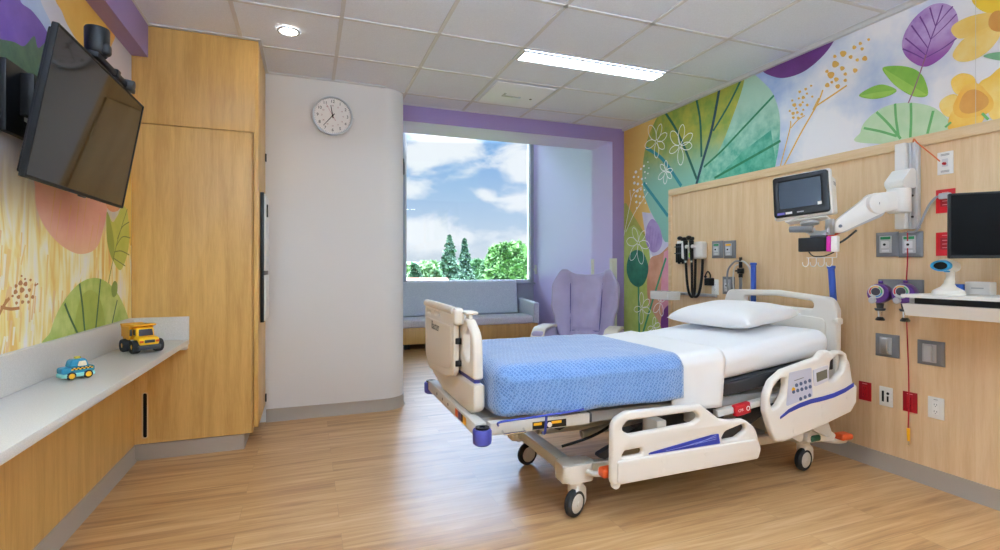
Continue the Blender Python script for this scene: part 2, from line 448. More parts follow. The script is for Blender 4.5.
tr.inputs['Color'].default_value = (.95, .97, .98, 1)
nt.links.new(fz.outputs[0], mxs.inputs[0]); nt.links.new(tr.outputs[0], mxs.inputs[1]); nt.links.new(gl.outputs[0], mxs.inputs[2]); nt.links.new(mxs.outputs[0], o_.inputs[0])
MB().box((WX0 + .03, YW + .03, SILL + .05), (WX1 - .03, YW + .036, WTOP - .05)).build('pane', gm, win)
MB().box((WX0 - .02, YW - .1, SILL - .03), (WX1 + .05, YW - .001, SILL), bev=.005).build('window_sill', mat('grey_window_sill', 'AEB4C0', .4), win)
lt = MB()
p = at_x(536, 268, XA - .004); lt.box((XA - .02, p.y - .035, 1.10), (XA - .0005, p.y + .035, 1.26), bev=.004).box((XA - .045, p.y - .012, 1.16), (XA - .02, p.y + .012, 1.2), bev=.004)
lt.build('blind_control', white, None, label='small white blind control on the lilac alcove wall beside the window', cat='blind control')
p = at_y(403.8, 167, 8.29)
MB().box((WX0 - .045, YW - .05, p.z - .13), (WX0 - .012, YW - .001, p.z + .13), bev=.006).build('blind_bracket', dgrey, None, label='dark bracket on the left jamb of the window', cat='bracket')
# ivory corner guards on the lilac column
ivory = mat('ivory_corner_guard', 'E3E0D2', .45)
MB().box((3.118, YH - .006, .1), (3.1232, YH + .05, 1.315)).box((3.1185, YH - .006, .1), (3.176, YH - .0005, 1.315)).build('corner_guard', ivory, None, label='ivory corner guard on the front edge of the lilac column', cat='corner guard')
MB().box((3.118, YH + .385, .1), (3.1232, YH + .446, 1.315)).box((3.1185, YH + .441, .1), (3.165, YH + .446, 1.315)).build('corner_guard', ivory, None, label='ivory corner guard on the rear edge of the lilac column, nearer the window', cat='corner guard')

# ---------------------------------------------------------------- lamps, and fill lights added out of view
def linear(x0, y0, label, group=None, CH=CH, lm=lampm):
    t = thing('ceiling_light', label, 'ceiling light', (x0 + .6, y0 + .08, CH - .012), group)
    f = MB()
    for lo, hi in (((x0, y0, CH - .012), (x0 + 1.2, y0 + .012, CH)), ((x0, y0 + .148, CH - .012), (x0 + 1.2, y0 + .16, CH)), ((x0, y0 + .012, CH - .012), (x0 + .012, y0 + .148, CH)), ((x0 + 1.188, y0 + .012, CH - .012), (x0 + 1.2, y0 + .148, CH))):
        f.box(lo, hi)
    f.build('light_frame', gridm, t)
    MB().box((x0 + .0125, y0 + .0125, CH - .009), (x0 + 1.1875, y0 + .1475, CH - .003)).build('diffuser', lm, t)
linear(1.425, 3.30, 'long lit linear light recessed in the ceiling above the bed')
def fill(x, y):  # unseen fixtures added to brighten the ceiling and the bed's near side
    t = thing('fill_pendant', 'added suspended fill light, unseen behind the camera', 'pendant light', (x + .6, y, 2.36), 'pendant lights behind the camera')
    MB().box((x, y - .06, 2.372), (x + 1.2, y + .06, 2.408), bev=.004).build('housing', gridm, t)
    MB().box((x + .01, y - .05, 2.362), (x + 1.19, y + .05, 2.371)).build('diffuser', mat('fill_diffuser', 'FFFFFF', .5, emit='DFEFF6', estr=24), t)
    MB().box((x + .01, y - .05, 2.409), (x + 1.19, y + .05, 2.416)).build('fill_uplight', mat('fill_uplight_lens', 'FFFFFF', .5, emit='CDE6FA', estr=70), t)
    for q in (.1, 1.1): MB().cyl((x + q, y, 2.4165), (x + q, y, CH - .0005), .002, seg=6).build('hanger', alu, t)
for (x, y) in ((.35, 1.2), (-.95, 1.2), (1.5, -.2), (.2, -1.2), (1.7, -1.4)): fill(x, y)
linear(.95, 7.98, 'added linear fill light in the window alcove ceiling, unseen behind the lilac header', 'alcove fill lights', AH, mat('alcove_fill_diffuser', 'FFFFFF', .5, emit='E0EAFF', estr=7))  # this pair is added, hidden by the header, to lift the dark alcove
linear(2.2, 7.98, 'added linear fill light in the window alcove ceiling, unseen behind the lilac header', 'alcove fill lights', AH, mat('alcove_fill_diffuser', 'FFFFFF', .5, emit='E0EAFF', estr=7))
def downlight(x, y, label):
    t = thing('downlight', label, 'downlight', (x, y, CH - .01))
    MB(Matrix.Translation((x, y, CH - .008))).lathe([(.052, .004), (.055, 0), (.068, .001), (.07, .008), (.052, .008), (.052, .004)], seg=32).build('trim_ring', alu, t)
    MB(Matrix.Translation((x, y, CH - .005))).lathe([(0, 0), (.0515, 0), (.0515, .003), (0, .003)], seg=32).build('lens', mat('lit_downlight_lens', 'FFFFFF', .5, emit='FFF4E4', estr=30), t)
    return t
downlight(-.115, 3.575, 'round lit downlight in the ceiling beside the closet')
# square access panel in the ceiling with a latch slot
ap = thing('access_panel', 'square white ceiling panel with a grey slot, behind the long light', 'ceiling panel', (1.72, 4.195, CH - .01))
MB().box((1.455, 3.92, CH - .01), (1.985, 4.47, CH - .001), bev=.004).build('plate', mat('bright_white_panel', 'F2F4FA', .5), ap)
MB().box((1.60, 4.20, CH - .016), (1.78, 4.225, CH - .0102), bev=.002).box((1.60, 4.14, CH - .016), (1.62, 4.2, CH - .0102), bev=.002).build('slot_latch', lgrey, ap)
MB().cyl((1.88, 4.22, CH - .0135), (1.88, 4.22, CH - .0102), .012).build('sensor', dgrey, ap)

# ---------------------------------------------------------------- world (sky with clouds) and sun-free daylight
wd = bpy.data.worlds.new('sky'); SC.world = wd; wd.use_nodes = True; nt = wd.node_tree; L = nt.links.new
bg = nt.nodes['Background']
tc = nd(nt, 'ShaderNodeTexCoord'); sp = nd(nt, 'ShaderNodeSeparateXYZ'); L(tc.outputs['Generated'], sp.inputs[0])
ramp = nd(nt, 'ShaderNodeValToRGB'); e = ramp.color_ramp.elements
e[0].position = 0.0; e[0].color = lin('E2EAF3'); e[1].position = .7; e[1].color = lin('D8E2EE')
k = e.new(.03); k.color = lin('DCE8F5'); k = e.new(.10); k.color = lin('C2DAF4'); k = e.new(.22); k.color = lin('8FBDF0')
L(sp.outputs['Z'], ramp.inputs['Fac'])
mp = nd(nt, 'ShaderNodeMapping'); mp.inputs['Scale'].default_value = (1, 1, 1.9); mp.inputs['Location'].default_value = (.37, .12, .07); L(tc.outputs['Generated'], mp.inputs['Vector'])
cn = nd(nt, 'ShaderNodeTexNoise', Scale=11.0, Detail=7.0, Roughness=.58, Distortion=.3); L(mp.outputs[0], cn.inputs['Vector'])
def cloud(px, py, rx, ry):      # a bank of cloud around one direction in the sky
    d = Vector(ray(px, py)); k = d.length; d.normalize()
    sb_ = nd(nt, 'ShaderNodeVectorMath', operation='SUBTRACT'); L(tc.outputs['Generated'], sb_.inputs[0]); sb_.inputs[1].default_value = d
    ml2 = nd(nt, 'ShaderNodeVectorMath', operation='MULTIPLY'); L(sb_.outputs[0], ml2.inputs[0]); q = FPX * k; ml2.inputs[1].default_value = (q / rx, q / rx, q / ry)
    ln = nd(nt, 'ShaderNodeVectorMath', operation='LENGTH'); L(ml2.outputs[0], ln.inputs[0])
    m_ = nd(nt, 'ShaderNodeMapRange'); m_.inputs[1].default_value = 0; m_.inputs[2].default_value = 1.5; m_.inputs[3].default_value = 1; m_.inputs[4].default_value = 0; L(ln.outputs['Value'], m_.inputs[0]); return m_.outputs[0]
acc = None
for c_ in ((438, 146, 48, 24), (415, 158, 26, 16), (527, 160, 30, 22), (512, 200, 36, 14), (491, 198, 16, 11), (408, 188, 22, 10), (440, 236, 80, 16), (520, 246, 60, 12)):
    o = cloud(*c_)
    if acc is None: acc = o
    else:
        mxn = nd(nt, 'ShaderNodeMath', operation='MAXIMUM'); L(acc, mxn.inputs[0]); L(o, mxn.inputs[1]); acc = mxn.outputs[0]
am = nd(nt, 'ShaderNodeMath', operation='MULTIPLY_ADD'); am.inputs[1].default_value = 1.9; am.inputs[2].default_value = -.45; L(cn.outputs['Fac'], am.inputs[0])
sm = nd(nt, 'ShaderNodeMath', operation='MULTIPLY_ADD'); sm.inputs[1].default_value = .8; L(acc, sm.inputs[0]); L(am.outputs[0], sm.inputs[2])
cr = nd(nt, 'ShaderNodeMapRange', interpolation_type='SMOOTHSTEP'); cr.inputs[1].default_value = .58; cr.inputs[2].default_value = 1.1; L(sm.outputs[0], cr.inputs[0])
cm = nd(nt, 'ShaderNodeMix', data_type='RGBA'); cm.inputs['B'].default_value = (1.0, 1.03, 1.07, 1); L(ramp.outputs['Color'], cm.inputs['A']); L(cr.outputs[0], cm.inputs['Factor'])
up = nd(nt, 'ShaderNodeMapRange'); up.inputs[1].default_value = .235; up.inputs[2].default_value = .8; up.inputs[3].default_value = .70; up.inputs[4].default_value = 28.0
L(sp.outputs['Z'], up.inputs[0]); L(up.outputs[0], bg.inputs['Strength']); L(cm.outputs['Result'], bg.inputs['Color'])
# ---------------------------------------------------------------- closet
YD = YC - .008
ct = thing('closet', 'tall maple closet with a black pull slot, beside the clock wall', 'closet', (-.67, YB, 0))
MB().box((XL + .001, YC + .016, .101), (-.345, YB - .001, CH - .003)).build('body', maple, ct)
zs = at_y(200, 128, YC).z
MB().box((XL + .001, YC, zs + .002), (-.332, YC + .016, CH - .004), bev=.0015).build('upper_panel', maple, ct)
hz0, hz1 = at_y(145, 438, YC).z, at_y(145, 393, YC).z; hx = at_y(145, 415, YC).x
slot = rrect(.026, hz1 - hz0, .0125, hx, (hz0 + hz1) / 2, 8)
dr = MB().plate([(XL + .001, .104), (-.352, .104), (-.352, zs - .002), (XL + .001, zs - .002)], [slot], .016, .0012, frame((0, YC + .008, 0), (1, 0, 0), (0, 0, 1))).build('door', maple, ct)
MB().plate(rrect(.034, hz1 - hz0 + .008, .0165, hx, (hz0 + hz1) / 2, 8), [rrect(.022, hz1 - hz0 - .004, .0105, hx, (hz0 + hz1) / 2, 8)], .006, .0015, frame((0, YC - .002, 0), (1, 0, 0), (0, 0, 1))).build('handle_rim', mat('pale_slot_rim', 'CDB791', .4), dr)
MB().box((hx - .014, YC + .012, hz0 - .005), (hx + .014, YC + .0155, hz1 + .005)).build('handle_recess', black, dr)
MB().box((-.340, YC + .001, .14), (-.31, YB - .001, CH - .004), bev=.0015).build('side_panel', maple, ct)
for z in (at_x(266, 160, -.309).z, at_x(265, 398, -.309).z):
    MB().box((-.3095, YB - .05, z - .03), (-.298, YB - .03, z + .03), bev=.002).build('hinge', dgrey, ct)
MB().box((XL + .001, YC + .004, 0), (-.395, YB - .001, .0995)).build('toe_kick', basem, ct)
# white board with a black edge hanging on the closet's side
z0, z1 = at_x(262, 322, -.30).z, at_x(262, 193, -.30).z
y0, y1 = YC + .12, YB - .09
bd = thing('notice_board', 'white notice board with a black edge hanging on the side of the closet', 'notice board', (-.30, (y0 + y1) / 2, z0))
MB().box((-.3085, y0, z0), (-.286, y1, z1), bev=.002).build('frame', black, bd)
MB().box((-.2855, y0 + .012, z0 + .36), (-.277, y1 - .006, z1 - .008), bev=.002).build('board', white, bd)
MB().box((-.2855, y0 + .012, z0 + .01), (-.277, y1 - .006, z0 + .33), bev=.002).build('lower_board', white, bd)
MB().box((-.2765, y0 + .12, z1 - .16), (-.268, y0 + .16, z1 - .07), bev=.002).build('clip', black, bd)

# ---------------------------------------------------------------- ledge along the left wall
lx = -.715
lg = thing('wall_ledge', 'white speckled quartz ledge along the left wall under the television', 'ledge', (-.87, 1.2, .717))
MB().prism([(XL + .0015, YN + .01), (lx, YN + .01), (lx, YC - .001), (XL + .0015, YC - .001)], .717, .75, bev=.003).build('countertop', quartz, lg)
MB().box((XL + .0015, YN + .01, .7505), (XL + .021, YC - .001, .898), bev=.002).build('backsplash', quartz, lg)
MB().box((XL + .0215, YC - .021, .7505), (lx + .001, YC - .001, .898), bev=.002).build('side_splash', quartz, lg)
MB().box((lx - .05, YC - .06, .69), (lx - .005, YC - .0015, .7165), bev=.003).build('bracket', white, lg)

# ---------------------------------------------------------------- clock
cp = at_y(332.5, 116.7, YB); cr_ = .158
ck = thing('wall_clock', 'round white wall clock with black numerals and a silver rim', 'clock', (cp.x, YB, cp.z))
CM = face_my(cp.x, YB - .0005, cp.z)
MB(CM).lathe([(0, 0), (cr_ - .004, 0), (cr_, .012), (cr_, .034), (cr_ - .004, .042), (cr_ - .012, .042), (cr_ - .015, .034), (cr_ - .015, .022), (0, .022)], seg=56).build('rim', alu, ck)
ob = MB(CM @ Matrix.Translation((0, 0, .0225))).lathe([(0, 0), (cr_ - .0155, 0), (cr_ - .0155, .003), (0, .003)], seg=56).build('dial', mat('clock_dial_white', 'F0ECEA', .5), ck)
NM = CM @ Matrix.Translation((0, 0, .0262)); brick = mat('brick_red_print', '9A4A50', .5)
for h in range(1, 13):
    a = R(90 - 30 * h)
    MB(NM).text(str(h), .034, Matrix.Translation((.116 * math.cos(a), .116 * math.sin(a), 0))).build('numeral', black, ob)
    MB(NM).text(str(h + 12), .015, Matrix.Translation((.082 * math.cos(a), .082 * math.sin(a), 0))).build('inner_numeral', brick, ob)
for k in range(60):
    a = R(6 * k)
    MB(NM).box((-.0009, .136, 0), (.0009, .1405, .0005), M=Matrix.Rotation(a, 4, 'Z')).build('minute_mark', black, ob)
def hand(name, ang, L, w, z, m, tail=.03):
    MB(CM @ Matrix.Translation((0, 0, z)) @ Matrix.Rotation(R(-ang), 4, 'Z')).prism([(-w, -tail), (w, -tail), (w * .5, L), (-w * .5, L)], 0, .0012).build(name, m, ck)
hand('hour_hand', 350, .085, .0045, .029, black, .02); hand('minute_hand', 220, .112, .0035, .031, black, .022); hand('second_hand', 331, .105, .0014, .033, mat('red_hand', 'B03048', .4), .045)
MB(CM).cyl((0, 0, .026), (0, 0, .036), .007).build('hub', black, ck)
MB(CM).cyl((cr_ - .002, 0, .02), (cr_ + .009, -.0, .02), .006).build('side_knob', white, ck)

# ---------------------------------------------------------------- television with its wall arm
TL, TR, BR, BL = Vector((-.776, 2.12, 2.03)), Vector((-.776, 3.07, 2.03)), Vector((-.866, 3.07, 1.508)), Vector((-.866, 2.12, 1.508))
tvb = mat('matte_black_tv_plastic', '07080A', .55, spec=.25); tu = Vector((0, 1, 0)); tv_ = (TL - BL).normalized(); tc_ = (TL + TR + BR + BL) / 4
TM = frame(tc_, tu, tv_); hw, hh = .478, (TL - BL).length / 2
tv = thing('television', 'black flat television tilted down from the left wall', 'television', (XL, tc_.y, tc_.z))
MB(TM).plate(rrect(2 * hw, 2 * hh, .006), [rrect(2 * hw - .018, 2 * hh - .02, .002, 0, .002)], .02, .003, Matrix.Translation((0, 0, -.0105))).build('bezel', tvb, tv)
MB(TM).box((-hw + .0085, -hh + .0115, -.018), (hw - .0085, hh - .0075, -.004)).build('screen', mat('glossy_black_screen', '050607', .05, spec=.36), tv)
MB(TM).box((-hw + .015, -hh + .015, -.034), (hw - .015, hh - .015, -.0205), bev=.005).box((-.3, -.2, -.075), (.3, .16, -.034), bev=.012).build('back_shell', tvb, tv)
MB(TM).box((-.03, -hh - .006, -.014), (.03, -hh, -.004), bev=.002).build('sensor_tab', dgrey, tv)
wa = at_x(22, 95, XL)
ar = MB()
q0, q1 = at_x(6, 57, XL + .03), at_x(6, 130, XL + .03)
ar.box((XL + .004, q0.y, q1.z), (XL + .03, q0.y + .42, q0.z), bev=.004)
ar.box((XL + .03, 2.40, wa.z - .10), (XL + .075, 2.62, wa.z + .06), bev=.006)
e1 = Vector((XL + .07, 2.5, wa.z - .02)); e2 = TM @ Vector((-.05, 0, -.075)); e2.x = max(e2.x, XL + .06)
ar.tube([e1, Vector((XL + .1, 2.53, wa.z - .02)), e2], .022, seg=10)
arm = ar.build('wall_arm', black, tv)
pl_ = at_x(28, 105, XL + .03)
MB().box((XL + .0302, pl_.y - .03, pl_.z - .07), (XL + .036, pl_.y + .03, pl_.z + .07)).build('socket_plate', lgrey, arm)
cb = MB(); cb.tube([(XL + .04, pl_.y + .01, pl_.z + .03), (XL + .07, pl_.y + .04, pl_.z + .03), (XL + .06, pl_.y + .03, pl_.z - .03), (XL + .08, pl_.y + .09, pl_.z - .05)], .004, smooth=5, seg=6); cb.build('cable', black, arm)
# conference camera on the television
vc = thing('video_camera', 'small black cylindrical camera on a bar along the top of the television', 'camera', TM @ Vector((-.05, hh, -.02)))
up_ = hh + .014
MB(TM).box((-.14, up_, -.045), (.33, up_ + .022, -.004), bev=.004).box((.07, up_ - .001, -.05), (.11, up_ + .03, 0), bev=.004).build('bar', black, vc)
MB(TM).cyl((.235, up_ + .014, -.03), (.235, up_ + .014, .016), .024, seg=24, bev=.004).build('speaker_dial', dgrey, vc)
cb_ = TM @ Vector((-.075, up_ + .022, -.03))
MB(Matrix.Translation(cb_)).lathe([(0, -.002), (.032, -.002), (.036, .004), (.042, .025), (.043, .105), (.040, .111), (0, .112)], seg=32).build('camera_head', black, vc)
MB(Matrix.Translation(cb_)).rbox((-.012, -.03, .0), (.05, .012, .05), .015, (2, 2, 2)).build('camera_foot', black, vc)
# ---------------------------------------------------------------- hospital bed
BY0, BY1 = 2.14, 3.02            # mattress edges
BYC = (BY0 + BY1) / 2
def mtop(x):                     # top of the mattress along the bed: flat, then the raised head section
    h0, h1 = .742, .852
    if x < 1.85: return h0
    if x > 2.95: return h1
    t = (x - 1.85) / 1.1; s_ = t * t * (3 - 2 * t) * .35 + t * .65
    return h0 + (h1 - h0) * s_
bed = thing('hospital_bed', 'cream white hospital bed on castors with its head against the maple headwall', 'bed', (1.9, BYC, 0))
# mattress
MT = .165
def lift(p):
    dz = mtop(p.x) - .742; return Vector((p.x, p.y, p.z + dz))
sheetm = mat('white_cotton_sheet', 'EDEEF1', .8, bump=.25, bscale=60, sheen=.2)
def wr(p, amp, sc, seed=0):
    q = Vector(p) * sc + Vector((seed, seed * 2.1, -seed)); return amp * noise.noise(q)
def mat_fn(p):
    q = lift(p); side = 1 if p.y < BYC else -1
    if p.z < .72: q.y += wr((p.x * .5, p.y, p.z * 3), .006, 9, 2)
    else: q.z += wr((p.x, p.y * .35, 0), .004, 11, 5)
    return q
MB().rbox((.805, BY0, .742 - MT), (2.915, BY1, .742), (.10, .075, .07), (44, 18, 3), mat_fn).build('mattress', sheetm, bed, sharp=60)
# deck under the mattress
deck = MB()
def dk(p): return Vector((p.x, p.y, p.z + mtop(p.x) - .742))
deck.rbox((.85, BY0 + .03, .525), (2.89, BY1 - .03, .574), (.01, .01, .01), (30, 2, 1), dk)
deck.build('deck', dgrey, bed)
hd = MB(); hd.rbox((1.95, BY0 + .006, .50), (2.92, BY0 + .0295, .57), (.008, .008, .008), (16, 1, 1), dk); hd.build('deck_side_rail', mat('charcoal_metal', '26282C', .5), bed)
hd = MB(); hd.rbox((1.95, BY1 - .0295, .50), (2.92, BY1 - .006, .57), (.008, .008, .008), (16, 1, 1), dk); hd.build('deck_side_rail', mat('charcoal_metal', '26282C', .5), bed)
# foot frame: end bar, side bars, bumpers
zf0, zf1 = .470, .528
MB().box((.685, 2.14, zf0), (.74, 3.06, zf1), bev=.006).build('foot_bar', framepaint, bed)
for y in (2.10, 3.01):
    MB().box((.7455, y, zf0 + .008), (1.24, y + .05, zf1 + .004), bev=.005).build('side_bar', framepaint, bed)
    MB().box((1.2405, y + .004, zf0 + .012), (1.255, y + .046, zf1), bev=.004).build('bar_end_cap', dgrey, bed)
for y in (2.115, 3.10):
    bp_ = MB(Matrix.Translation((.712, y, .428))).lathe([(0, .012), (.03, .012), (.04, .02), (.042, .036), (.042, .074), (.038, .082), (0, .082)], seg=28).build('bumper', violet, bed)
    MB(Matrix.Translation((.712, y, .5105))).lathe([(.014, 0), (.03, 0), (.03, .008), (.014, .008), (.014, 0)], seg=28).build('bumper_socket', black, bp_)
MB().box((1.26, BY0 + .06, .45), (2.9, BY0 + .12, .505), bev=.006).build('deck_beam', lgrey, bed)
MB().box((1.26, BY1 - .12, .45), (2.9, BY1 - .06, .505), bev=.006).build('deck_beam', lgrey, bed)
MB().box((.75, BY0 + .12, .46), (1.26, BY1 - .12, .51), bev=.006).build('foot_pan', lgrey, bed)
# stickers on the foot bar and side bar
def decal(name, M, w, h, m, parent): return MB(M).box((-w / 2, -h / 2, 0), (w / 2, h / 2, .0008)).build(name, m, parent)
def dfoot(px, py): return at_x(px, py, .6845)
FB = lambda p: frame((.6845, p.y, p.z), (0, -1, 0), (0, 0, 1))
for (px, py, w, m) in ((456.5, 423, .045, orange), (459.5, 427.5, .045, purple), (462, 430.5, .03, mat('dark_label', '2C2A33', .5)), (464.5, 432.5, .05, yellow)):
    p = dfoot(px, py); p.z = (zf0 + zf1) / 2; decal('safety_label', FB(p), w, .036, m, bed)
for (px, py) in ((437, 402), (442.5, 408), (448, 413)):
    p = dfoot(px, py); p.z = .50; MB(FB(p)).lathe([(0, 0), (.008, 0), (.008, .0012), (0, .0012)], seg=14).build('bar_button', dgrey, bed)
SM = lambda x, y, z: face_my(x, y, z)
lb = decal('safety_label', SM(1.03, 2.0998, .50), .17, .034, black, bed)
for i, (dx, w) in enumerate(((-.06, .04), (.035, .05))):
    MB(SM(1.03 + dx, 2.0988, .507)).box((-w / 2, -.006, 0), (w / 2, .006, .0008)).build('yellow_band', yellow, lb)
MB(SM(1.03, 2.0988, .498)).lathe([(0, 0), (.012, 0), (.012, .0008), (0, .0008)], seg=18).build('round_symbol', white, lb)
hk = MB(); hk.tube([(.9, 2.0985, .495), (.9, 2.075, .488), (.80, 2.075, .488), (.80, 2.0985, .495)], .005, smooth=0); hk.build('bar_handle', chrome, bed)
wi = MB(); wi.tube([(.78, 2.095, .522), (.78, 2.068, .545), (.92, 2.066, .550), (1.16, 2.066, .558), (1.19, 2.08, .56)], .005, smooth=5, seg=7)
wi.tube([(1.0, 2.068, .552), (1.0, 2.085, .47), (1.0, 2.11, .464)], .006, smooth=3, seg=7); wi.build('cord_hook', mat('blue_coated_wire', '3B4AA8', .4), bed)
# lower frame
xb = MB().box((1.185, 2.30, .185), (1.255, 2.86, .245), bev=.008).build('foot_crossbeam', framepaint, bed)
for y in (2.185, 2.84):
    MB().prism(rpoly([(1.155, y), (1.31, y + .01), (1.34, y + .05), (1.33, y + .13), (1.16, y + .135)], .025), .165, .25, bev=.014).build('end_block', bedwhite, bed)
MB().prism(rpoly([(2.72, 2.2), (2.86, 2.2), (2.86, 2.95), (2.72, 2.95)], .03), .17, .245, bev=.012).build('head_crossbeam', framepaint, bed)
for y in (2.245, 2.865):
    MB().box((1.335, y, .18), (2.72, y + .045, .23), bev=.008).build('base_rail', framepaint, bed)
MB().box((1.80, 2.34, .19), (2.6, 2.82, .225), bev=.008).build('base_cover', mat('base_cover_grey', '8B8E93', .5), bed)
MB().box((1.86, 2.40, .2255), (2.35, 2.74, .36), bev=.03).build('motor_housing', dgrey, bed)
for y in (2.29, 2.79):
    la = MB(); la.prism(rpoly([(1.36, .255), (1.42, .235), (2.02, .45), (2.00, .49), (1.95, .49)], .015), 0, .035, M=frame((0, y, 0), (1, 0, 0), (0, 0, 1))); la.build('lift_arm', dgrey, bed)
    la = MB(); la.prism(rpoly([(2.1, .235), (2.2, .225), (2.68, .44), (2.66, .49), (2.58, .49)], .015), 0, .035, M=frame((0, y, 0), (1, 0, 0), (0, 0, 1))); la.build('lift_arm', dgrey, bed)
MB().tube([(1.45, 2.55, .27), (2.0, 2.56, .33), (2.35, 2.56, .42)], .022, seg=12).build('actuator', lgrey, bed)
MB().tube([(1.30, 2.5, .235), (1.5, 2.45, .30), (1.75, 2.5, .40), (1.9, 2.6, .46)], .008, smooth=5).build('power_cable', black, bed)
# castors
def castor(cx, cy, ang, wr_=.066):
    M = Matrix.Translation((cx, cy, 0)) @ Matrix.Rotation(R(ang), 4, 'Z')
    k = MB(M).cyl((0, 0, .13), (0, 0, .172), .034, .038, seg=24).box((-.03, -.036, .10), (.035, .028, .150), bev=.012)
    k.prism(rpoly([(-.028, .14), (.045, .14), (.045, .05), (-.015, .03), (-.065, .066), (-.055, .10)], .02), .024, .036, M=frame((0, 0, 0), (1, 0, 0), (0, 0, 1)), bev=.004)
    c_ = k.build('castor', bedwhite, bed)
    wm = frame((-.028, -.018, wr_ + .001), (1, 0, 0), (0, 0, 1))
    MB(M @ wm).lathe([(.046, -.019), (.058, -.019), (wr_, -.010), (wr_, .010), (.058, .019), (.046, .019), (.046, -.019)], seg=36).build('tyre', rubber, c_)
    MB(M @ wm).lathe([(0, -.017), (.0455, -.017), (.0455, .017), (.04, .021), (.012, .022), (.01, .026), (0, .026)], seg=30).build('hub', mat('pale_hub', 'D5D2CD', .4), c_)
castor(1.235, 2.235, 25); castor(1.29, 2.915, 12); castor(2.80, 2.25, 8); castor(2.80, 2.91, 20)
# pedals
for y in (2.15,):
    MB().tube([(1.27, y + .03, .222), (1.31, y, .215), (1.46, y - .005, .215)], .014, seg=10, smooth=4).build('pedal_arm', framepaint, bed)
    MB().rbox((1.30, y - .07, .215), (1.40, y - .016, .262), .015, (2, 2, 1)).build('brake_pedal', orange, bed)
    MB().tube([(2.84, y + .03, .20), (2.95, y, .178), (3.02, y, .178)], .016, seg=10, smooth=4).build('pedal_arm', framepaint, bed)
    MB().rbox((2.94, y - .05, .192), (3.03, y + .02, .228), .014, (2, 2, 1)).build('steer_pedal', orange, bed)
    MB().rbox((2.71, y - .03, .205), (2.79, y + .04, .245), .016, (2, 2, 1)).build('brake_pedal', mat('green_pedal', '1F5A48', .4), bed)
MB().prism(rpoly([(2.68, .205), (2.9, .195), (2.93, .225), (2.86, .262), (2.70, .27)], .015), -.04, .06, M=frame((0, 2.19, 0), (1, 0, 0), (0, 0, 1)), bev=.008).build('corner_cover', bedwhite, bed)
# red emergency handle under the near side
cpx = at_y(742, 409, 2.09)
cp_ = MB(Matrix.Translation(cpx) @ Matrix.Rotation(R(-8), 4, 'Y')).rbox((-.052, -.012, -.03), (.052, .02, .03), .008, (3, 1, 2)).build('release_handle', red, bed)
MB(Matrix.Translation(cpx) @ Matrix.Rotation(R(-8), 4, 'Y')).text('CPR', .02, face_my(-.02, -.0125, 0)).build('lettering', white, cp_)
MB(Matrix.Translation(cpx) @ Matrix.Rotation(R(-8), 4, 'Y')).lathe([(.008, 0), (.013, 0), (.013, .0006), (.008, .0006), (.008, 0)], face_my(.03, -.0125, 0), 20).build('round_symbol', white, cp_)
MB().box((2.0, 2.095, .425), (2.85, 2.135, .46), bev=.006, M=Matrix.Translation((1.95, 0, .45)) @ Matrix.Rotation(R(-6), 4, 'Y') @ Matrix.Translation((-1.95, 0, -.45))).build('head_side_bar', framepaint, bed)

# headboard
HX = 3.085
ol = rpoly([(2.235, .50), (3.13, .50), (3.145, .96, .04), (3.11, 1.045, .06), (2.67, 1.057, .3), (2.265, 1.025, .07), (2.23, .95, .05)], .03, 8)
hole = rpoly([(2.385, .945, .03), (2.945, .955, .03), (2.95, 1.005, .03), (2.67, 1.017, .3), (2.39, .995, .03)], .02, 6)
HM = frame((HX, 0, 0), (0, 1, 0), (0, 0, 1))
hb = MB(HM).plate(ol, [hole], .05, .014, bseg=3).build('headboard', bedwhite, bed)
MB(HM).plate(rpoly([(2.30, .56), (3.03, .56), (3.03, .90), (2.67, .91), (2.30, .89)], .04), (), .008, .003, Matrix.Translation((0, 0, -.0282))).build('inset_panel', bedwhite, hb)
for y in (2.238, 3.135): MB().box((3.06, y - .02, .86), (3.105, y + .02, .90), bev=.008).build('side_lug', bedwhite, hb)
for (y, z, dx, dy) in ((2.93, 1.23, 0, 0), (2.29, 1.205, 0, .03)):
    gp = MB(); gp.tube([(3.135, y, .55), (3.135, y, .8), (3.135 + dx, y + dy, z)], .019, seg=14); gp.cyl((3.135 + dx, y + dy, z), (3.135 + dx, y + dy, z + .02), .024, seg=16, bev=.005); gp.build('push_handle', bblue, bed)
MB().box((2.86, 2.45, .25), (3.04, 2.75, .49), bev=.02).build('head_post', framepaint, bed)
MB().box((3.0405, 2.3, .44), (3.0595, 3.0, .52), bev=.006).build('headboard_mount', framepaint, bed)

# footboard: inner board with a hand hold, outer panel hung on it
def fb(px, py, X): p = at_x(px, py, X); return (p.y, p.z)
FM = frame((0, 0, 0), (0, 1, 0), (0, 0, 1))
fx = .735
up = rpoly([(2.232, .695), (3.06, .695), (3.06, .93, .08), (3.0, .975, .04), (2.35, .965, .06), (2.245, .90, .1)], .012, 8)
gripA = rpoly([(2.30, .77, .02), (2.36, .77, .03), (2.40, .81, .03), (2.40, .89, .03), (2.36, .935, .03), (2.295, .90, .04)], .02, 6)
MB(frame((fx, 0, 0), (0, 1, 0), (0, 0, 1))).plate(up, [gripA], .05, .014, bseg=3).build('footboard', cream, bed)
lw = rpoly([(2.222, .675, .006), (3.07, .675, .02), (3.05, .58, .05), (2.80, .530, .2), (2.29, .530, .05), (2.222, .56, .04)], .02, 8)
MB(frame((fx, 0, 0), (0, 1, 0), (0, 0, 1))).plate(lw, (), .056, .014, bseg=3).build('footboard_skirt', cream, bed)
MB().box((fx - .012, 2.26, .665), (fx + .014, 3.03, .705)).build('footboard_core', violet, bed)
ox = .685
op = rpoly([(2.43, .68, .05), (2.60, .645, .08), (2.97, .62, .08), (3.075, .70, .06), (3.08, .985, .02), (2.43, .985, .02)], .02, 8)
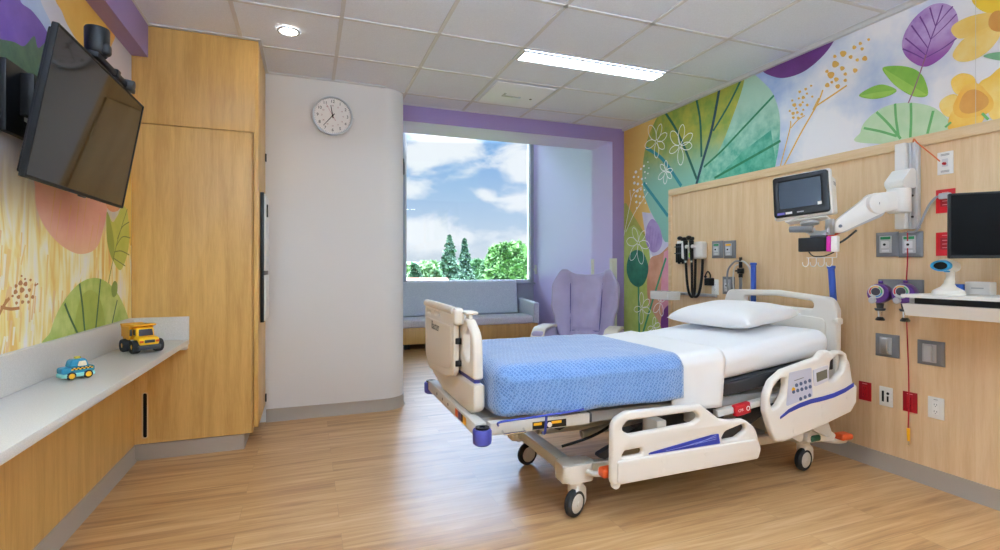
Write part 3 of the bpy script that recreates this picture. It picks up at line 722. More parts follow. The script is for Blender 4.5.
s1 = rrect(.09, .016, .007, 2.98, .955); s2 = rrect(.13, .018, .008, 2.78, .955)
pn = MB(frame((ox, 0, 0), (0, 1, 0), (0, 0, 1))).plate(op, [s1, s2], .03, .009, bseg=3).build('outer_panel', cream, bed)
MB(frame((ox - .0155, 0, 0), (0, 1, 0), (0, 0, 1))).plate(rpoly([(2.47, .71, .05), (2.64, .685, .06), (2.95, .66, .06), (3.04, .72, .05), (3.04, .92, .015), (2.47, .92, .015)], .015, 6), (), .006, .0025).build('raised_field', cream, pn)
MB().tube([(ox - .004, 2.45, .998), (ox - .004, 3.07, 1.0)], .021, seg=14).build('top_grip', cream, pn)
MB().rbox((ox - .02, 2.39, .93), (fx - .02, 2.45, 1.015), .018, (2, 2, 2)).build('grip_end', cream, pn)
MB().box((ox - .006, 2.422, .835), (fx - .026, 2.446, .865), bev=.004).build('hinge_clip', black, pn)
MB().box((ox - .006, 2.422, .725), (fx - .026, 2.446, .755), bev=.004).build('hinge_clip', black, pn)
bt = at_x(451 - 0.5, 331, ox - .019)
MB(frame((ox - .0188, 2.80, .885), (0, -1, 0), (0, 0, 1))).text('Baxter', .066, I4).build('lettering', mat('dark_grey_print', '3A3B40', .5), pn)
MB().box((fx - .03, 2.34, .985), (fx + .035, 2.44, 1.0), bev=.006).box((fx - .012, 2.35, .94), (fx + .01, 2.40, .986), bev=.006).build('line_hook', cream, bed)

# ---------------------------------------------------------------- side rails
RY = 2.055
def foot_rail(Y, sgn):
    def T(px, py): p = at_y(px, py, RY); return (p.x, p.z)
    M = frame((0, Y, 0), (1, 0, 0), (0, 0, 1))
    o_ = rpoly([(1.318, .195, .03), (1.322, .50, .07), (1.40, .535, .05), (1.835, .530, .02), (1.955, .445, .02), (2.03, .428, .03), (2.12, .428, .09), (2.20, .37, .09), (2.232, .27, .05), (2.21, .205, .02), (2.17, .21, .02)], .02, 7)
    h1 = rpoly([(1.365, .455, .03), (1.42, .425, .03), (1.79, .44, .025), (1.84, .465, .02), (1.80, .497, .02), (1.41, .492, .03)], .02, 6)
    h2 = rpoly([(1.37, .322, .008), (1.50, .325, .012), (1.485, .356, .01), (1.39, .352, .015)], .01, 5)
    h3 = rpoly([(1.960, .330, .015), (2.07, .334, .03), (2.140, .368, .02), (2.12, .404, .02), (1.99, .375, .04)], .02, 6)
    r_ = MB(M).plate(o_, [h1, h2, h3], .038, .013, bseg=3).build('foot_side_rail', bedwhite_rail, bed)
    lo = rpoly([(1.345, .205, .02), (1.345, .312, .012), (2.19, .318, .02), (2.222, .27, .04), (2.20, .215, .02)], .015, 6)
    MB(M).plate(lo, (), .016, .006, Matrix.Translation((0, 0, .024 * sgn))).build('lower_panel', bedwhite_rail, r_)
    st = rpoly([(1.515, .3205), (1.955, .3215), (1.945, .372), (1.90, .372), (1.53, .330)], .004)
    s_ = MB(M).prism(st, (.0195 if sgn > 0 else -.0215), (.0215 if sgn > 0 else -.0195)).build('blue_stripe', mat('blue_rail_print', '2B3CA0', .4), r_)
    for (x0, x1, za, zb) in ((1.62, 1.93, .326, .348), (1.70, 1.93, .331, .358), (1.80, 1.93, .336, .367)):
        MB(M).tube([(x0, za, .0217 * sgn), (x1, zb, .0217 * sgn)], .0012, seg=5).build('stripe_line', mat('pale_blue_print', '8F9BD8', .4), s_)
    for (x, z) in ((1.60, .285), (1.60, .235), (1.86, .285), (1.86, .235)):
        MB(M).lathe([(0, 0), (.013, 0), (.0125, .0012), (0, .0012)], Matrix.Translation((x, z, .0315 * sgn)), 18).build('cover_plug', bedwhite_rail, r_)
    MB().cyl((1.35, Y - .012, .198), (1.35, Y + .012, .198), .022, seg=20, bev=.004).build('foot_stop', bedwhite_rail, r_)
    MB().box((1.60, min(Y + .021 * sgn, Y + .14 * sgn), .33), (1.66, max(Y + .021 * sgn, Y + .14 * sgn), .46), bev=.008).build('rail_bracket', framepaint, r_)
    MB().box((1.86, min(Y + .021 * sgn, Y + .14 * sgn), .40), (1.92, max(Y + .021 * sgn, Y + .14 * sgn), .47), bev=.008).build('rail_bracket', framepaint, r_)
bedwhite_rail = mat('warm_white_rail_plastic', 'EEEAE4', .38)
foot_rail(RY, 1); foot_rail(3.125, -1)
def T(pts):
    out = []
    for q in pts:
        p = at_y(q[0], q[1], RY); out.append((p.x, p.z) + tuple(q[2:]))
    return out
def head_rail(Y, sgn):
    M = frame((0, Y, 0), (1, 0, 0), (0, 0, 1))
    o_ = rpoly(T([(772, 440.6, .02), (767, 428, .05), (762, 411, .05), (762.3, 394, .05), (768, 380, .06), (780, 369.4, .05), (814, 357, .05), (819.5, 350.5, .015), (825, 350, .012), (827.4, 352.8, .01), (833.5, 350.3, .02), (839.6, 350.3, .03), (845.8, 362, .06), (848.7, 381.7, .02), (853, 385, .012), (852.4, 401, .02), (847, 411, .03), (819, 424.6, .05), (779.5, 441, .02)]), .02, 6)
    h1 = rpoly(T([(768.5, 408.5, .01), (766.2, 399, .02), (769.3, 387, .04), (777, 377.5, .02), (782.2, 377, .006), (782.2, 385, .02), (780.5, 394, .03), (774.6, 405, .02)]), .008, 5)
    h2 = rpoly(T([(826.5, 360.5, .012), (834.5, 353.8, .008), (840, 354.5, .012), (841, 361, .02), (838.8, 371, .03), (831, 379.5, .02), (824.5, 381, .008)]), .008, 5)
    r_ = MB(M).plate(o_, [h1, h2], .045, .014, bseg=3).build('head_side_rail', bedwhite_rail, bed)
    f0 = .0232 if sgn > 0 else -.0252
    kp = MB(M).prism(rpoly(T([(784.5, 371.8), (806.5, 366.5), (807.5, 395), (781.5, 405)]), .008), f0, f0 + .002).build('keypad', mat('lavender_keypad', 'C9CCDF', .4), r_)
    fz = (.0254 if sgn > 0 else -.0284)
    for row, (pa, pb, n) in enumerate((((791.5, 384), (804.5, 379.5), 4), ((788.5, 390.5), (805, 385.5), 5), ((795.5, 397.5), (804.5, 394), 3))):
        for k in range(n):
            t = k / max(1, n - 1); q = at_y(pa[0] + (pb[0] - pa[0]) * t, pa[1] + (pb[1] - pa[1]) * t, RY)
            MB(M).lathe([(0, 0), (.0105, 0), (.0095, .003), (0, .003)], Matrix.Translation((q.x, q.z, fz)), 14).build('keypad_button', mat('steel_blue_button', '4D5D84', .4), kp)
    for px, py in ((788.5, 388.2),):
        q = at_y(px, py, RY); MB(M).lathe([(0, 0), (.012, 0), (.011, .0025), (0, .0025)], Matrix.Translation((q.x, q.z, fz)), 14).build('call_button', yellow, kp)
    q = at_y(794, 378, RY); MB(M).box((-.035, -.002, 0), (.035, .002, .0006), M=Matrix.Translation((q.x, q.z, fz)) @ Matrix.Rotation(R(10), 4, 'Z')).build('print_line', greyp, kp)
    sc_ = MB(M).prism(rpoly(T([(808, 369), (822.5, 364), (823.5, 379), (809, 385.5)]), .008), f0, f0 + .006).build('display_frame', mat('pale_display_frame', 'D6D7E2', .35), r_)
    MB(M).prism(rpoly(T([(810.5, 371.8), (821, 368), (821.3, 376.6), (811.2, 380.8)]), .003), f0 + .0061, f0 + .0075).build('display', mat('lcd_olive', '6E6E62', .25), sc_)
    top = T([(775.5, 416.5), (784, 409.5), (795, 404), (806, 400), (818, 397.3), (829, 394), (840, 389), (848.5, 383.5)]); th_ = [.006, .010, .012, .012, .012, .012, .012, .011]
    st = [(x, z + t) for (x, z), t in zip(top, th_)] + [(x, z - t) for (x, z), t in list(zip(top, th_))[::-1]]
    bs = MB(M).prism(st, f0, f0 + .003).build('blue_stripe', mat('blue_rail_print', '2B3CA0', .4), r_)
    for (px, py) in ((790, 419), (790, 429), (818, 405), (818, 413), (843, 396)):
        q = at_y(px, py, RY); MB(M).lathe([(0, 0), (.013, 0), (.0125, .0012), (0, .0012)], Matrix.Translation((q.x, q.z, f0)), 18).build('cover_plug', bedwhite_rail, r_)
    for x in (2.50, 2.72):
        MB().prism(rpoly([(x - .06, .30), (x + .07, .24), (x + .09, .27), (x + .02, .42), (x - .05, .42)], .015), 0, .09 * sgn, M=frame((0, Y + .115 * sgn, 0), (1, 0, 0), (0, 0, 1)), bev=.004).build('rail_bracket', framepaint, r_)
head_rail(RY - .005, 1); head_rail(3.135, -1)

# ---------------------------------------------------------------- blanket, top sheet, pillow
def quilt():
    m, nt, b = nodes_of('blue_woven_blanket'); L = nt.links.new
    tc = nd(nt, 'ShaderNodeTexCoord'); v = nd(nt, 'ShaderNodeTexVoronoi', feature='DISTANCE_TO_EDGE', Scale=78.0, Randomness=.35); mpq = nd(nt, 'ShaderNodeMapping'); mpq.inputs['Rotation'].default_value = (R(45), R(35), R(45)); L(tc.outputs['Object'], mpq.inputs['Vector']); L(mpq.outputs[0], v.inputs['Vector'])
    r_ = nd(nt, 'ShaderNodeMapRange', interpolation_type='SMOOTHSTEP'); r_.inputs[1].default_value = .02; r_.inputs[2].default_value = .22; L(v.outputs['Distance'], r_.inputs[0])
    mx = nd(nt, 'ShaderNodeMix', data_type='RGBA'); mx.inputs['A'].default_value = lin('7FA6DA'); mx.inputs['B'].default_value = lin('5480BF'); L(r_.outputs[0], mx.inputs['Factor']); L(mx.outputs['Result'], b.inputs['Base Color'])
    b.inputs['Roughness'].default_value = .9; b.inputs['Sheen Weight'].default_value = .7
    bp = nd(nt, 'ShaderNodeBump', Strength=.5, Distance=.004); L(r_.outputs[0], bp.inputs['Height']); bp.invert = True; L(bp.outputs['Normal'], b.inputs['Normal'])
    return m
bx1 = 1.79 + .07
def bl_fn(p):
    q = p.copy(); nearside = p.y < BY0 + .02; farside = p.y > BY1 - .02
    k = min(1, max(0, (1.80 - p.x) / .12)); k2 = min(1, .25 + k)
    # mitred corner flap on the near side
    if p.y < BY0 + .005 and p.z < .72:
        edge = .845 + .06 * max(0, (.66 - p.z) / .1) ** 1.6
        t = min(1, max(0, (p.x - edge) / .012)); q.y -= .012 * t * k2
    if p.z > .74: q.z += k * (abs(wr((p.x, p.y, 0), .009, 5, 1)) + abs(wr((p.x, p.y, 0), .004, 13, 3)))
    else:
        a = abs(wr((p.x, p.z * .25, p.y), .030, 4.5, 4)) * (.4 + .6 * min(1, max(0, (.70 - p.z) / .15))) + abs(wr((p.x, p.z * .2, p.y), .006, 17, 8))
        if nearside: q.y -= a * k
        elif farside: q.y += a * k
    if p.z < .6 and (nearside or farside): q.z += wr((p.x, 0, 0), .008, 4, 2)
    q.x += .010 * wr((0, p.y, p.z), 1, 3, 6) * (p.x > 1.7)
    return q
MB().rbox((.786, BY0 - .026, .43), (bx1, BY1 + .026, .770), (.07, .08, .07), (56, 34, 8), bl_fn, skip=lambda c: c.z < .549 or c.x > bx1 - .072).build('blanket', quilt(), None, sharp=80, solid=.008,
    label='blue patterned blanket tucked over the foot half of the hospital bed', cat='blanket')
def sh_fn(p):
    q = p.copy(); q.z += mtop(p.x) - .742
    k = min(1, max(0, (p.x - 1.79) / .1))
    if p.z > .73: q.z += k * .004 + k * abs(wr((p.x, p.y, 0), .005, 9, 3))
    if p.y < BY0 + .02 or p.y > BY1 - .02:
        s_ = 1 if p.y < BYC else -1
        q.y -= s_ * k * (abs(wr((p.x, p.z * .25, s_), .012, 8, 3)) + .05 * max(0, (.66 - p.z) / .16) * .3)
        if p.z < .56: q.z -= .08 * (p.x - 1.9)
    q.x += k * .012 * wr((0, p.y, p.z), 1, 4, 1) - .24 * k * max(0, .69 - p.z)
    return q
MB().rbox((1.66, BY0 - .0155, .41), (2.15, BY1 + .0155, .7565), (.07, .074, .068), (14, 34, 9), sh_fn, skip=lambda c: c.z < .487 or c.x > 2.078 or c.x < 1.735).build('top_sheet', mat('white_top_sheet', 'EDEDEE', .85, bump=.35, bscale=80, sheen=.2), None, sharp=80, solid=.004,
    label='white top sheet folded across the bed beside the blue blanket', cat='bed sheet')
pc = Vector((2.64, 2.655, 0)); pc.z = mtop(2.64)
def pil(u, v):
    pass
def pillow_mesh(mb, L, Wd, H, n=30):
    def f(u, v, s):
        x, y = u * 2 - 1, v * 2 - 1
        pinch = 1 - .07 * (1 - abs(x)) ** 0 * 0
        e = max(0, 1 - abs(x) ** 3.2) * max(0, 1 - abs(y) ** 3.2)
        h = H * (e ** .42) * .5
        px = x * L / 2 * (1 - .06 * (1 - y * y) * 0 - .07 * (1 - abs(y)) * abs(x) ** 3); py = y * Wd / 2 * (1 - .08 * (1 - abs(x)) * abs(y) ** 3)
        z = h * (1.15 if s > 0 else -.72)
        z += wr((px, py, s), .006, 9, 5) * e + wr((px, py, s), .012, 4, 7) * e
        return Vector((px, py, z))
    tb = bmesh.new()
    for s in (1, -1):
        V = [[tb.verts.new(f(i / n, j / n, s)) for j in range(n + 1)] for i in range(n + 1)]
        for i in range(n):
            for j in range(n):
                q = (V[i][j], V[i + 1][j], V[i + 1][j + 1], V[i][j + 1]); tb.faces.new(q if s > 0 else q[::-1])
    bmesh.ops.remove_doubles(tb, verts=tb.verts, dist=1e-4)
    mb._take(tb, recalc=True); return mb
PM = Matrix.Translation((pc.x, pc.y, pc.z + .070)) @ Matrix.Rotation(R(-5.5), 4, 'Y') @ Matrix.Rotation(R(7), 4, 'Z')
pw = pillow_mesh(MB(PM), .51, .64, .15).build('pillow', mat('white_pillowcase', 'F0F0F2', .8, bump=.2, bscale=70, sheen=.2), None, sharp=80,
    label='plump white pillow lying at the head of the hospital bed', cat='pillow')
# ---------------------------------------------------------------- window sofa
def tweed(name, a, b_, sc=150):
    m, nt, b = nodes_of(name); L = nt.links.new
    tc = nd(nt, 'ShaderNodeTexCoord'); mp = nd(nt, 'ShaderNodeMapping'); mp.inputs['Scale'].default_value = (1, 1, 3.2); L(tc.outputs['Object'], mp.inputs['Vector'])
    n = nd(nt, 'ShaderNodeTexNoise', Scale=sc * .4, Detail=4.0, Roughness=.7); L(mp.outputs[0], n.inputs['Vector'])
    r_ = nd(nt, 'ShaderNodeMapRange'); r_.inputs[1].default_value = .38; r_.inputs[2].default_value = .62; L(n.outputs['Fac'], r_.inputs[0])
    mx = nd(nt, 'ShaderNodeMix', data_type='RGBA'); mx.inputs['A'].default_value = lin(a); mx.inputs['B'].default_value = lin(b_); L(r_.outputs[0], mx.inputs['Factor']); L(mx.outputs['Result'], b.inputs['Base Color'])
    b.inputs['Roughness'].default_value = .9
    return m
tw_back = tweed('blue_grey_tweed', 'E2E8F0', 'C2CAD8'); tw_seat = tweed('mauve_grey_tweed', 'E8E6EC', 'C8C2CC')
sx0, sx1, sy0, sy1 = .95, at_y(533.5, 330, 7.48).x, 7.48, 8.17
sf = thing('window_sofa', 'blue grey tweed window sofa on a maple base under the window', 'sofa', ((sx0 + sx1) / 2, 7.8, 0))
MB().box((sx0, sy0 + .02, .085), (sx1 + .09, sy1, .325), bev=.004).build('base', maple, sf)
for x in (1.38, 2.4, 3.3):
    MB().box((x - .04, sy0 + .1, 0), (x + .04, sy0 + .18, .0845), bev=.004).build('leg', black, sf)
    MB().box((x - .04, sy1 - .18, 0), (x + .04, sy1 - .1, .0845), bev=.004).build('leg', black, sf)
MB().rbox((sx0, sy0, .3255), (sx1 - .002, sy1 - .17, .445), (.03, .03, .03), (12, 6, 2), lambda p: Vector((p.x, p.y, p.z + (.012 * math.sin(math.pi * (p.y - sy0) / .5) if p.z > .42 else 0)))).build('seat_cushion', tw_seat, sf)
bxr = at_y(518, 300, 8.02).x
MB(Matrix.Translation((0, sy1 - .17, .40)) @ Matrix.Rotation(R(-7), 4, 'X')).rbox((sx0, 0.0, .05), (bxr, .12, .60), (.03, .03, .03), (12, 2, 8)).build('backrest', tw_back, sf)
MB().rbox((sx1 + .001, sy0 - .01, .3255), (sx1 + .10, sy1 - .02, .685), (.02, .02, .02), (2, 8, 4), lambda p: Vector((p.x, p.y, p.z + (.05 * (p.y - sy0) / .7 - .03 if p.z > .6 else 0)))).build('armrest', tw_back, sf)

# ---------------------------------------------------------------- recliner
lav = mat('lavender_vinyl', 'AAA1C3', .5, var=.06, scale=8, bump=.25, bscale=18, sheen=.2)
lavd = mat('lavender_piping', '5F5A8C', .5)
beige = mat('pale_beige_arm_cap', 'D8CFC2', .45)
RC = Matrix.Translation((2.59, 4.56, 0)) @ Matrix.Rotation(R(-40), 4, 'Z')   # local -Y is the front
rc = thing('recliner', 'lavender vinyl recliner with winged back beside the bed, in front of the lilac column', 'armchair', (2.59, 4.56, 0))
BK = RC @ Matrix.Translation((0, .16, .43)) @ Matrix.Rotation(R(-13), 4, 'X')
def prof(s_):
    K = ((0, .72), (.3, .88), (.5, .99), (.75, 1.0), (1, .80))
    for (a, fa), (b_, fb_) in zip(K, K[1:]):
        if s_ <= b_: t = max(0, (s_ - a) / (b_ - a)); t = t * t * (3 - 2 * t); return fa + (fb_ - fa) * t
    return .8
def groove(s_): return (.148 + .03 * s_)
def back_fn(p):
    q = p.copy(); s_ = min(1, max(0, p.z / .77)); w = abs(p.x); f = prof(s_)
    q.x = p.x * f
    u = max(0, (w - .17) / .18); q.y -= .11 * u ** 1.4 * (.35 + .65 * min(1, s_ * 2.2))
    if p.y < .06:
        q.y += .022 * math.exp(-((w - groove(s_) / f) / .016) ** 2) - .02 * math.exp(-((w - .26) / .06) ** 2) - .018 * max(0, 1 - (w / .15) ** 2)
        q.y += .016 * math.exp(-((p.z - .13) / .014) ** 2) * (1 if w < groove(s_) else 0)
        q.y += wr((p.x * 1.4, 0, p.z), .010, 10, 3) + wr((p.x * 2, 0, p.z * 1.2), .004, 24, 1)
    if p.z > .5:
        t = (p.z - .5) / .27; q.z -= t * .035 * max(0, 1 - (w / .26) ** 2); q.z += t * .012 * math.exp(-((w - .27) / .06) ** 2)
    return q
MB(BK).rbox((-.355, 0, .0), (.355, .13, .77), (.05, .05, .07), (44, 3, 30), back_fn).build('backrest', lav, rc, sharp=80)
for sg in (-1, 1):
    MB(BK).tube([(sg * groove(z / .77), .017 - .02 * 0, z) for z in (.10, .25, .4, .55, .68)], .006, smooth=4).build('seam', lavd, rc)
MB(BK).tube([(x, .010 + .25 * (abs(x) - .1) * 0, .128) for x in (-.145, -.08, 0, .08, .145)], .006, smooth=4).build('seam', lavd, rc)
MB(RC).rbox((-.27, -.42, .30), (.27, .16, .47), (.05, .06, .05), (8, 10, 3), lambda p: Vector((p.x, p.y, p.z + wr(p, .008, 7)))).build('seat', lav, rc, sharp=80)
MB(RC).rbox((-.26, -.47, .12), (.26, -.40, .40), (.02, .03, .03), (6, 2, 4)).build('leg_rest', lav, rc, sharp=80)
for sg in (-1, 1):
    x0, x1 = sorted((sg * .285, sg * .40))
    MB(RC).rbox((x0, -.44, .12), (x1, .26, .605), (.025, .03, .03), (3, 8, 6), lambda p: Vector((p.x, p.y, p.z - (.03 * max(0, (p.y - .0) / .26) if p.z > .5 else 0)))).build('arm', lav, rc)
    cap = MB(RC).rbox((x0 - .008, -.46, .606), (x1 + .008, .20, .636), (.012, .03, .012), (3, 10, 1), lambda p: Vector((p.x, p.y, p.z - .10 * max(0, (-.30 - p.y) / .16) ** 2 - .03 * max(0, p.y / .26)))); cap.build('arm_cap', beige, rc)
    MB(RC).box((sg * .345 - .05, -.40, .05), (sg * .345 + .05, .25, .119), bev=.01).build('base_rail', black, rc)
    for y in (-.36, .2):
        MB(RC).cyl((sg * .345 - .015, y, .0315), (sg * .345 + .015, y, .0315), .03, seg=18, bev=.004).build('castor', black, rc)
MB(RC).box((-.295, .05, .08), (.295, .13, .115), bev=.006).build('base_bar', black, rc)

# ---------------------------------------------------------------- toys on the ledge
ZT = .7505
p = at_z(76, 378.5, ZT)
tx = thing('toy_taxi', 'small blue toy taxi car with yellow wheels on the white ledge', 'toy car', (p.x, p.y, ZT))
p0, p1 = at_z(60, 380, ZT), at_z(92, 375, ZT)
dirx = (p1 - p0); dirx.z = 0; L_ = dirx.length
TXM = frame((p.x, p.y, ZT), dirx, (0, 1, 0) if False else Vector((0, 0, 1)).cross(dirx))   # u forward, v away from the camera, n up
teal = mat('teal_toy_plastic', '1E7F9E', .35); mint = mat('mint_toy_plastic', '8FD3CB', .35); cream_t = mat('cream_toy_window', 'E9DDBE', .4)
Lt = L_ * 1.02; Wt = Lt * .55; Ht = Lt * .74
def tf(p):
    q = p.copy(); return q
bd_ = MB(TXM).rbox((-Lt / 2, -Wt / 2, Ht * .30), (Lt / 2, Wt / 2, Ht * .62), (Lt * .1, Lt * .1, Lt * .07), (6, 4, 2)).build('body', teal, tx)
MB(TXM).rbox((-Lt * .51, -Wt / 2 - .001, Ht * .12), (Lt * .51, Wt / 2 + .001, Ht * .33), (Lt * .08, Lt * .1, Lt * .03), (6, 4, 1)).build('bumper_skirt', mint, tx)
MB(TXM).rbox((-Lt * .28, -Wt * .42, Ht * .58), (Lt * .34, Wt * .42, Ht * .98), (Lt * .1, Lt * .08, Lt * .09), (6, 4, 2), lambda p: Vector((p.x * (1 - .25 * (p.z - Ht * .58) / (Ht * .4)), p.y * (1 - .15 * (p.z - Ht * .58) / (Ht * .4)), p.z))).build('cabin', teal, tx)
for sg in (-1, 1):
    MB(TXM).prism(rpoly([(-Lt * .05, Ht * .64), (Lt * .25, Ht * .64), (Lt * .20, Ht * .88), (.0, Ht * .88)], .004), 0, .002, M=frame((0, sg * Wt * .40, 0), (1, 0, 0), (0, 0, 1)) if sg < 0 else frame((0, sg * Wt * .40 + .002, 0), (1, 0, 0), (0, 0, 1))).build('window', cream_t, tx)
    ch = MB(TXM)
    for k in range(11):
        for r_ in (0, 1):
            if (k + r_) % 2 == 0: ch.box((-Lt * .25 + k * Lt * .06, sg * (Wt / 2 + .0004) - .0006, Ht * (.48 + .055 * r_)), (-Lt * .25 + (k + 1) * Lt * .06, sg * (Wt / 2 + .0004) + .0006, Ht * (.535 + .055 * r_)), mat=0)
            else: ch.box((-Lt * .25 + k * Lt * .06, sg * (Wt / 2 + .0004) - .0006, Ht * (.48 + .055 * r_)), (-Lt * .25 + (k + 1) * Lt * .06, sg * (Wt / 2 + .0004) + .0006, Ht * (.535 + .055 * r_)), mat=1)
    ch.build('checker_band', [yellow, black], tx)
    for x in (-Lt * .24, Lt * .27):
        wl = MB(TXM).cyl((x, sg * Wt * .36, Ht * .205), (x, sg * Wt * .54, Ht * .205), Ht * .20, seg=22, bev=.003).build('wheel', rubber, tx)
        MB(TXM).cyl((x, sg * Wt * .50, Ht * .205), (x, sg * Wt * .565, Ht * .205), Ht * .13, seg=18, bev=.002).build('hubcap', yellow, wl)
MB(TXM).rbox((-Lt * .05, -Wt * .16, Ht * .975), (Lt * .13, Wt * .16, Ht * 1.09), .004, (2, 2, 1)).build('roof_sign', mat('mustard_toy_plastic', 'B9A22C', .4), tx)

p = at_z(143, 352, ZT)
dt = thing('toy_dump_truck', 'yellow toy dump truck with big black wheels on the white ledge', 'toy truck', (p.x, p.y, ZT))
# nose turned towards the room, tipper towards the closet corner
fwd = Vector((.58, -.81, 0)); S = .00465 * (p.x * SY + p.y * CY) / 2.9
DM = frame((p.x - .015, p.y + .03, ZT), fwd, Vector((0, 0, 1)).cross(fwd)) @ Matrix.Scale(.9, 4)
ylw = mat('toy_truck_yellow', 'FBC41C', .3); amber = mat('toy_tipper_amber', 'F3AC26', .35)
MB(DM).rbox((-.10, -.042, .035), (.10, .042, .058), .008, (4, 3, 1)).build('chassis', dgrey, dt)
MB(DM).rbox((.085, -.062, .022), (.122, .062, .05), .01, (2, 4, 2)).build('bumper', dgrey, dt)
MB(DM).rbox((.02, -.055, .05), (.115, .055, .098), (.016, .014, .014), (4, 4, 2), lambda q: Vector((q.x, q.y, q.z - .10 * max(0, q.x - .07)))).build('bonnet', ylw, dt)
MB(DM).rbox((-.004, -.048, .095), (.064, .048, .15), (.012, .012, .01), (3, 3, 2), lambda q: Vector((q.x - .2 * max(0, q.z - .1), q.y, q.z))).build('cab', ylw, dt)
MB(DM).prism(rpoly([(-.039, .102), (.039, .102), (.036, .142), (-.036, .142)], .005), 0, .004, M=frame((.0805, 0, 0), (0, 1, 0), (-.2, 0, 1))).build('windscreen', mat('toy_glass', '2B2A33', .15), dt)
for sg in (-1, 1): MB(DM).box((.014, sg * .0485 - .0015, .105), (.044, sg * .0485 + .0015, .138), bev=.001).build('side_window', mat('toy_glass', '2B2A33', .15), dt)
MB(DM).box((.1125, -.028, .062), (.1175, .028, .08), bev=.003).build('grille', dgrey, dt)
for sg in (-1, 1): MB(DM).rbox((.109, sg * .042 - .01, .064), (.1165, sg * .042 + .01, .078), .003, (1, 1, 1)).build('headlight', orange, dt)
tip = MB(DM)
tip.prism(rpoly([(-.15, .168), (-.118, .125), (-.10, .075), (-.01, .075), (-.008, .148), (.055, .160), (.055, .168), (-.02, .168), (-.10, .162)], .003), -.06, .06, M=frame((0, 0, 0), (1, 0, 0), (0, 0, 1)), bev=.003)
tip.build('tipper', amber, dt)
for sg in (-1, 1):
    MB(DM).rbox((-.115, sg * .061 - .004, .09), (.0, sg * .061 + .004, .156), .003, (3, 1, 2)).build('tipper_side', amber, dt)
    MB(DM).cyl((.0, sg * .056, .10), (.0, sg * .056, .138), .007, seg=12).build('exhaust', dgrey, dt)
    for x in (-.065, .07):
        wl = MB(DM).lathe([(.016, -.02), (.036, -.02), (.0395, -.013), (.0395, .013), (.036, .02), (.016, .02), (.016, -.02)], Matrix.Translation((x, sg * .062, .040)) @ Matrix.Rotation(R(90), 4, 'X'), 28).build('wheel', rubber, dt)
        MB(DM).cyl((x, sg * .045, .040), (x, sg * .079, .040), .0158, seg=18, bev=.002).build('hubcap', ylw, wl)
# ---------------------------------------------------------------- plates and outlets on the headwall (field at X = XP)
def wp(px, py): p = at_x(px, py, XP); return p
def plate_thing(name, label, cat, px, py, w, h, m, d=.006, group=None, bev=.002):
    p = wp(px, py); t = thing(name, label, cat, (XP, p.y, p.z), group)
    M = face_mx(XP - .0006, p.y, p.z)
    MB(M).box((-w / 2, -h / 2, 0), (w / 2, h / 2, d), bev=bev).build('plate', m, t)
    return t, M @ Matrix.Translation((0, 0, d + .0002))
def bezel_plate(name, label, cat, px, py, w, h, group=None):
    p = wp(px, py); t = thing(name, label, cat, (XP, p.y, p.z), group); M = face_mx(XP - .0006, p.y, p.z)
    tb = MB(M); q = bmesh.new()
    a = [q.verts.new((x * w / 2, y * h / 2, 0)) for x, y in ((-1, -1), (1, -1), (1, 1), (-1, 1))]
    a2 = [q.verts.new((x * w / 2, y * h / 2, .006)) for x, y in ((-1, -1), (1, -1), (1, 1), (-1, 1))]
    b = [q.verts.new((x * (w / 2 - .018), y * (h / 2 - .018), .016)) for x, y in ((-1, -1), (1, -1), (1, 1), (-1, 1))]
    for i in range(4):
        j = (i + 1) % 4; q.faces.new((a[i], a[j], a2[j], a2[i])); q.faces.new((a2[i], a2[j], b[j], b[i]))
    q.faces.new(b); q.faces.new(a[::-1]); tb._take(q)
    tb.build('plate', greyp, t)
    return t, M @ Matrix.Translation((0, 0, .0163))
lab = mat('pale_outlet_label', 'D5D6D9', .4)
def gas(label, px, py, col, group=None, w=.125, h=.145, flag=True):
    t, M = bezel_plate('gas_outlet', label, 'gas outlet', px, py, w, h, group)
    f = MB(M).box((-.034, -.05, 0), (.034, .05, .004), bev=.0015).build('face', lgrey, t)
    if flag: MB(M).box((-.028, .030, .0042), (.028, .046, .005)).build('gas_label', col, f)
    MB(M).box((-.021, -.022, .0042), (.021, .02, .011), bev=.003).build('socket', lab, f)
    MB(M).lathe([(0, 0), (.007, 0), (.007, .004), (0, .004)], Matrix.Translation((0, -.001, .0112)), 16).build('valve', black, f)
    MB(M).box((-.02, -.044, .0042), (.02, -.032, .005)).build('print_strip', lab, f)
gcol = mat('green_outlet_label', '1E8A55', .4)
gas('grey gas outlet with a green label, left of the pair above the bed', 718, 249.5, gcol)
gas('grey gas outlet with a yellow label above the bed', 730.2, 249.5, yellow)
gas('grey outlet without a coloured label, just above the bed headboard', 729, 285.5, lgrey, flag=False)
gas('grey gas outlet with a green label, left of the pair under the monitor arm', 887.7, 244.5, gcol)
gas('grey gas outlet with a green label, crossed by the red cord', 911.2, 244.5, gcol)
for px, py, lb_ in ((887.8, 345.5, 'grey wall plate with a silver rocker, between the purple regulators and the red plates'), (931.5, 353, 'grey wall plate with a silver rocker, nearer the right edge under the workstation')):
    t, M = bezel_plate('rocker_plate', lb_, 'switch plate', px, py, .132, .135)
    MB(M).box((-.034, -.05, 0), (.034, .05, .004), bev=.0015).build('face', lgrey, t)
    MB(M).rbox((-.018, -.045, .0045), (.018, .045, .022), .005, (2, 4, 1), lambda p: Vector((p.x, p.y, p.z - .006 * abs(p.y) / .045))).build('rocker', alu, t)
def printed(M, parent, y, w=.03, m=None): MB(M).box((-w / 2, y - .0018, 0), (w / 2, y + .0018, .0004)).build('print_line', m or mat('pale_red_print', 'E89A9A', .5), parent)
